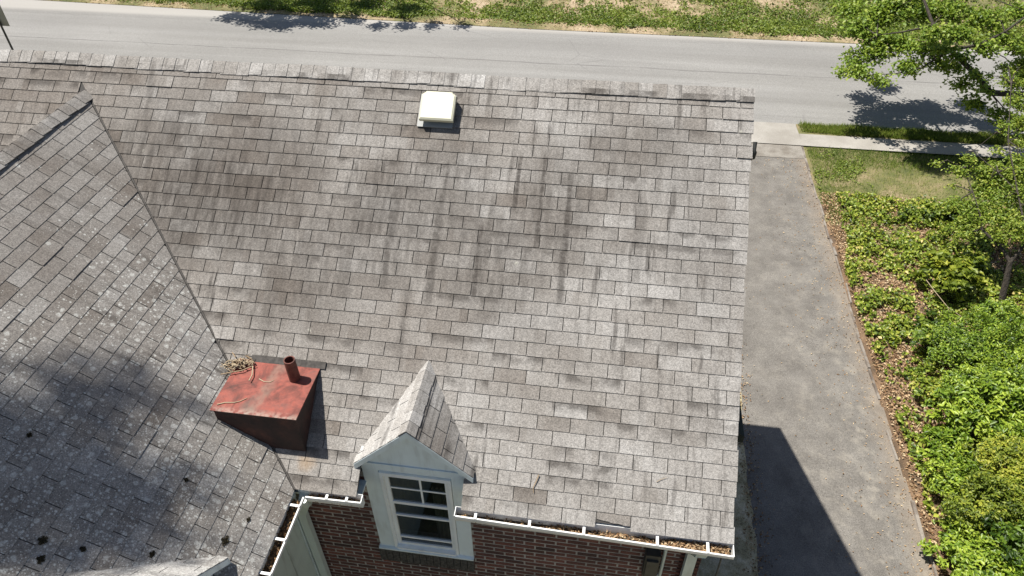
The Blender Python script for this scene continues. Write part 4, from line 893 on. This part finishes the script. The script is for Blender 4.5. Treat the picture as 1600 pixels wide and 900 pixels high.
shrub('hydrangea_bush', 1490, 432, .62, (.62, .55, .40), 3600, .14, .10, 'lf_lime', 'bright green broad-leaved bush in front of the sapling trunk', tone=.42, seed=1)
shrub('dense_shrub', 1525, 545, .72, (.95, .8, .50), 17000, .05, .026, 'lf_shrub', 'dense fine-leaved dark green shrub below the sapling trunk', tone=.5, seed=2)
shrub('dense_shrub', 1610, 575, .8, (.9, .8, .5), 14000, .05, .028, 'lf_shrub', 'fine-leaved green shrub at the back of the shrub row', tone=.55, seed=3)
shrub('ivy_mound', 1448, 520, .35, (.42, .5, .30), 3000, .085, .07, 'lf_ivy', 'mound of dark glossy ivy around a dead stump', tone=.25, seed=4)
shrub('broadleaf_shrub', 1530, 655, .62, (.72, .62, .42), 6500, .10, .045, 'lf_shrub', 'glossy shrub with long oval leaves behind the lime shrub', tone=.66, seed=5)
shrub('broadleaf_shrub', 1475, 705, .40, (.48, .55, .34), 4200, .09, .042, 'lf_shrub', 'low glossy oval-leaved shrub spilling towards the driveway edge', tone=.55, seed=6)
shrub('lime_shrub', 1600, 722, .85, (.75, .62, .42), 12000, .05, .026, 'lf_lime', 'yellow-green small-leaved shrub glowing in the sun', tone=.68, seed=7)
shrub('lime_shrub', 1545, 800, .62, (.62, .55, .42), 10000, .05, .028, 'lf_lime', 'mid-green small-leaved shrub at the foot of the yellow-green one', tone=.34, seed=8)
shrub('dark_shrub', 1612, 850, .75, (.5, .5, .4), 5000, .075, .04, 'lf_shrub', 'dark leathery shrub beside the low green hedge end', tone=.2, seed=9)
shrub('broadleaf_shrub', 1528, 880, .45, (.5, .5, .35), 5200, .075, .04, 'lf_shrub', 'bright oval-leaved shrub nearest the end of the kerb', tone=.7, seed=10)
shrub('ivy_mound', 1470, 335, .22, (1.0, .45, .2), 4200, .08, .06, 'lf_ivy', 'dark ivy ridge along the lawn side of the bed', tone=.22, seed=14)
for i, (px_, py_, h_, r_, n_, L_, W_, mt_, tn_, lb_) in enumerate((
        (1505, 600, .5, (.55, .5, .4), 6500, .055, .03, 'lf_shrub', .6, 'small-leaved shrub filling the gap below the ivy mound'),
        (1590, 640, .75, (.6, .55, .45), 6500, .08, .04, 'lf_shrub', .62, 'tall glossy shrub at the back between the fine-leaved and yellow-green shrubs'),
        (1500, 760, .42, (.45, .5, .34), 5200, .06, .03, 'lf_shrub', .68, 'low bright shrub in front of the yellow-green shrub'),
        (1590, 790, .7, (.5, .5, .4), 7000, .055, .03, 'lf_lime', .5, 'lime green shrub between the yellow-green and dark shrubs'),
        (1505, 835, .36, (.4, .42, .3), 4200, .06, .034, 'lf_shrub', .6, 'small bushy shrub close to the broken kerb'),
        (1462, 610, .28, (.35, .4, .22), 2200, .07, .05, 'lf_ivy', .5, 'yellowish ivy mound beside the driveway litter'),
        (1560, 600, .8, (.6, .5, .4), 7000, .052, .028, 'lf_shrub', .62, 'fine-leaved shrub with pale new tips behind the glossy shrub'),
        (1570, 505, .6, (.6, .5, .38), 6000, .055, .03, 'lf_shrub', .5, 'shrub hugging the foot of the sapling trunk'),
        (1600, 900, .6, (.5, .45, .4), 5000, .07, .036, 'lf_shrub', .55, 'shrub beside the dark leathery one'))):
    shrub('garden_shrub', px_, py_, h_, r_, n_, L_, W_, mt_, lb_, tone=tn_, seed=60+i, lump=.4)
# dead stump and fallen branch in the bed
b_ = at_h(1452, 548, 0); m = MB()
for dx, h in ((0, .75), (.09, .6), (-.07, .45)): m.tube([b_+(dx, 0, 0), b_+(dx*1.3, .03, h*.5), b_+(dx*1.1, .02, h)], [.045, .035, .02], 6)
tag(m.build('dead_stump', MT['bark']), 'dark dead stump standing in the ivy mound', 'stump')
m = MB(); fb = [at_h(1447, 437, .9), at_h(1462, 457, .85), at_h(1481, 480, .75), at_h(1500, 493, .7), at_h(1518, 509, .6)]; m.tube(fb, [.008, .008, .007, .006, .004], 6, .7); m.tube([fb[2], at_h(1486, 500, .7), at_h(1488, 528, .6)], [.005, .004, .003], 5, .7)
tag(m.build('fallen_branch', MT['twig']), 'pale bare fallen branch across the bushes', 'branch')

def tree(name, base, limbs, clumps, mat, label, L, Wd, per, tone=.5, seed=0, spread=.42, trunk=None, cat='tree', twigs=True):
    """limbs: list of (points, r0, r1); clumps: (centre, radius)"""
    root = tag(empty(name, base), label, cat); rs = np.random.default_rng(seed+500); m = MB()
    P, Rr = trunk; m.tube(P, Rr, 10); m.build('trunk', MT['bark'], root)
    for pts, r0, r1 in limbs:
        q = MB(); q.tube(pts, list(np.linspace(r0, r1, len(pts))), 7); q.build('limb', MT['bark'], root)
    ends = np.array([p for pts, _, _ in limbs for p in pts[1:]]+[P[-1]])
    parts = []; tw = MB()
    for c, rad in clumps:
        c = np.array(c, float); e = ends[np.argmin(np.linalg.norm(ends-c, axis=1))]
        if twigs and np.linalg.norm(e-c) > .15: tw.tube([e, (e+c)/2+rs.normal(0, .07, 3)+[0, 0, .06], c], [.022, .014, .006], 5)
        k_ = max(4, int(per*rad**2/.25/12)); sub = c+unit(rs.normal(size=(k_, 3)))*(rad*rs.uniform(.25, 1.0, k_)[:, None])*[1, 1, .6]
        for s_ in sub:
            if twigs and rs.random() < .5: tw.tube([c, s_], [.007, .003], 4)
            n_ = rs.integers(8, 16); Q = s_+rs.normal(0, 1, (n_, 3))*[spread*.3, spread*.3, spread*.16]
            parts.append(leaf_arrays(Q, np.array([0, 0, 1.])+rs.normal(0, .45, (n_, 3)), rs.uniform(.65, 1.15, n_)*L, rs.uniform(.65, 1.15, n_)*Wd, np.clip(rs.normal(0, .13)+rs.normal(tone, .17, n_), 0, 1), .3))
    if tw.v: tw.build('twigs', MT['bark'], root)
    np_mesh('crown', *join(parts), MT[mat], root); return root
H = lambda x, y, h: at_h(x, y, h)
# street tree on the verge
tb = np.array([12.9, 18.95, 0.])
f0 = tb+[-.15, .15, 1.9]
l1 = [f0, H(1548, 145, 2.6), H(1520, 112, 2.8), H(1485, 78, 3.1), H(1458, 40, 3.5), H(1440, -10, 4.2)]
l2 = [H(1485, 78, 3.1), H(1462, 92, 2.8), H(1440, 106, 2.5), H(1400, 115, 2.3), H(1345, 118, 2.1)]
l3 = [H(1485, 78, 3.1), H(1530, 70, 3.2), H(1570, 50, 3.4), H(1610, 20, 3.7)]
l4 = [H(1458, 40, 3.5), H(1410, 50, 3.2), H(1370, 55, 3.0)]
l5 = [f0, tb+[.3, .2, 4], tb+[.1, .8, 6.5]]
l6 = [tb+[.3, .2, 4], tb+[-1.8, .2, 5.4], tb+[-3.2, .4, 5.8]]
l7 = [tb+[-3.2, .4, 5.8], np.array([8.6, 18.0, 6.3]), np.array([7.4, 17.6, 6.4])]
cl = []
rs = np.random.default_rng(77)
for sx_, sy_ in ((8.5, 18.1), (8.8, 17.6), (9.4, 17.9), (9.9, 17.5), (10.3, 17.0), (10.6, 17.8), (11.0, 17.3), (11.4, 16.9), (11.2, 18.2), (10.0, 18.3), (9.2, 18.6), (9.0, 18.0), (12.0, 17.4)): cl.append((np.array([sx_-SHX*6.3, sy_-SHY*6.3, 6.3]), .46))
for x, y, h, r in ((1318, 112, 2.1, .22), (1335, 100, 2.15, .28), (1330, 88, 2.2, .22), (1350, 112, 2.15, .28), (1375, 125, 2.1, .25), (1365, 82, 2.5, .45), (1340, 45, 2.9, .5), (1330, 15, 3.1, .5), (1375, 25, 3.2, .6), (1370, 60, 2.8, .5), (1410, 70, 2.7, .5), (1420, 105, 2.4, .4), (1400, 10, 3.5, .6),
                   (1440, 20, 3.5, .6), (1450, 75, 2.9, .45), (1480, 20, 3.5, .55), (1500, 55, 3.3, .45), (1540, 30, 3.5, .55), (1570, 60, 3.2, .4), (1490, 105, 2.7, .25), (1590, 20, 3.6, .45), (1540, 75, 3.1, .35), (1470, 100, 2.6, .3), (1500, 132, 2.5, .25), (1505, -15, 3.9, .6), (1430, -20, 4.0, .6), (1360, -15, 3.4, .5), (1520, 160, 2.2, .28), (1560, 178, 2.1, .28), (1590, 195, 2.0, .3), (1600, 120, 2.6, .45), (1600, 75, 3.0, .4), (1465, 50, 3.5, .3), (1475, 75, 3.3, .28), (1500, 90, 3.1, .26), (1520, 118, 2.9, .22), (1535, 140, 2.75, .2)):
    cl.append((H(x, y, h), r))
for i in range(14):
    p = tb+np.array([rs.uniform(-.6, 2.6), rs.uniform(-1.8, 2.6), rs.uniform(4.6, 7.2)]); cl.append((p, rs.uniform(.45, .75)))
tree('street_tree', tb, [(l1, .10, .04), (l2, .035, .01), (l3, .055, .025), (l4, .04, .012), (l5, .15, .05), (l6, .07, .03), (l7, .06, .02)], cl, 'lf_maple', 'spreading green street tree whose limbs overhang the road', .125, .105, 760, .58, 3, .5, trunk=([tb, tb+[-.05, .05, 1.0], f0], [.24, .2, .18]))
# sapling in the bed
sb = H(1562, 476, 0.0)*[1, 1, 0]
fk = H(1578, 410, 1.02); l1 = [fk, H(1568, 392, 1.2), H(1548, 372, 1.45), H(1534, 358, 1.6), H(1533, 340, 1.75)]; l2 = [fk, H(1590, 396, 1.25), H(1606, 375, 1.6), H(1625, 330, 2.1)]
l3 = [H(1533, 340, 1.75), H(1520, 300, 2.1), H(1505, 262, 2.3), H(1480, 250, 2.4)]; l4 = [H(1606, 375, 1.6), H(1590, 300, 2.3), H(1575, 220, 2.9), H(1580, 130, 3.5)]
l5 = [H(1590, 300, 2.3), H(1560, 270, 2.4), H(1520, 236, 2.6), H(1555, 208, 2.8)]
cl = [(H(x, y, h), r) for x, y, h, r in ((1535, 300, 1.9, .3), (1525, 325, 1.8, .28), (1545, 340, 1.75, .32), (1515, 345, 1.6, .25), (1500, 320, 1.75, .22), (1560, 310, 2.0, .3), (1580, 340, 1.8, .3), (1555, 262, 2.3, .22), (1575, 275, 2.3, .28), (1530, 265, 2.3, .18), (1500, 268, 2.3, .15), (1515, 248, 2.45, .14), (1465, 257, 2.35, .08), (1492, 265, 2.3, .08), (1590, 300, 2.2, .3), (1545, 285, 2.1, .25), (1590, 250, 2.6, .2), (1595, 270, 2.5, .25), (1600, 360, 1.8, .35), (1560, 370, 1.5, .2), (1595, 225, 2.8, .16), (1570, 200, 2.95, .16), (1590, 160, 3.2, .3), (1580, 130, 3.4, .28), (1600, 100, 3.6, .3), (1605, 190, 3.0, .3), (1570, 105, 3.5, .18), (1545, 118, 3.4, .10), (1560, 235, 2.6, .10), (1505, 365, 1.4, .2), (1490, 290, 2.0, .08))]
tree('sapling', sb, [(l1, .05, .02), (l2, .055, .025), (l3, .016, .006), (l4, .022, .008), (l5, .014, .005)], cl, 'lf_sapling', 'young forked sapling growing from the garden bed', .085, .05, 1900, .55, 9, .3, trunk=([sb, (sb+fk)/2+[.02, 0, 0], fk], [.085, .07, .06]))
# trees outside the picture whose shade falls on the road and on the wing roof
def offtree(name, base, cl, label, seed, hgt, per=260, L=.16):
    rs = np.random.default_rng(seed); base = np.array(base, float); top = base+[0, 0, hgt]; limbs = []
    for c, r in cl[::2]: limbs.append(([base+[0, 0, hgt*.45], (np.array(c)+top)/2-[0, 0, .4], np.array(c)], .07, .02))
    tree(name, base, limbs, cl, 'lf_maple', label, L, L*.8, per, .5, seed, .55, trunk=([base, base+[.05, .02, hgt*.5], top], [.22, .17, .08]))
rs = np.random.default_rng(5); cl = []
for x, y, r in ((-18.9, 27.1, .7), (-18.0, 27.0, .8), (-17.0, 26.7, .8), (-16.2, 26.6, .8), (-15.4, 27.2, .8), (-14.6, 26.9, .7), (-16.8, 27.7, .8), (-15, 28, .8), (-13.4, 27.5, .6), (-12, 26.9, .5), (-10.8, 27.1, .55), (-9.6, 27.2, .45), (-8.2, 27.35, .35), (-17.8, 28.4, 1), (-15.5, 29, 1), (-13, 29, .9), (-11, 28.6, .8)):
    h = rs.uniform(5.2, 6.6); cl.append(((x-SHX*h, y-SHY*h+.1, h), r))
offtree('roadside_tree', (-15.5, 32.0, .3), cl, 'tall leafy tree on the bank shading the far edge of the road', 41, 7.5)
cl = []
for px, py, r in ((10, 645, .2), (0, 690, .24), (35, 715, .2), (-30, 660, .3), (-35, 730, .3), (70, 690, .09), (130, 640, .09), (175, 622, .08), (235, 600, .07), (110, 610, .06), (185, 725, .15), (215, 755, .19), (150, 770, .16), (190, 800, .2), (235, 825, .15), (120, 815, .11), (30, 795, .13), (-20, 800, .2), (80, 868, .14), (150, 850, .12), (0, 870, .15), (265, 775, .1), (60, 755, .09)):
    p = on_wing(px, py); dz = rs.uniform(15, 19); cl.append((p+np.array([-SHX*dz, -SHY*dz, dz]), r*1.0))
offtree('garden_tree', (-13.5, -2.0, 0), cl, 'tall garden tree beyond the wing roof casting dappled shade', 42, 22.5, 330, .12)

# ------------------------------------------------------------------ street sign seen from behind
sg = tag(empty('street_sign', (-23.63, 19.5, 0)), 'grey back of a street sign on a dark post', 'sign')
m = MB(); m.box(-23.655, -23.605, 19.44, 19.49, 0, 3.05); m.build('post', MT['dark'], sg)
m = MB(); m.box(-23.95, -23.31, 19.495, 19.503, 2.31, 3.08); m.build('sign_board', MT['signback'], sg)
for z in (2.5, 2.9):
    m = MB(); m.tube([(-23.63, 19.43, z), (-23.63, 19.495, z)], .014, 8); m.build('bolt', MT['galv'], sg)
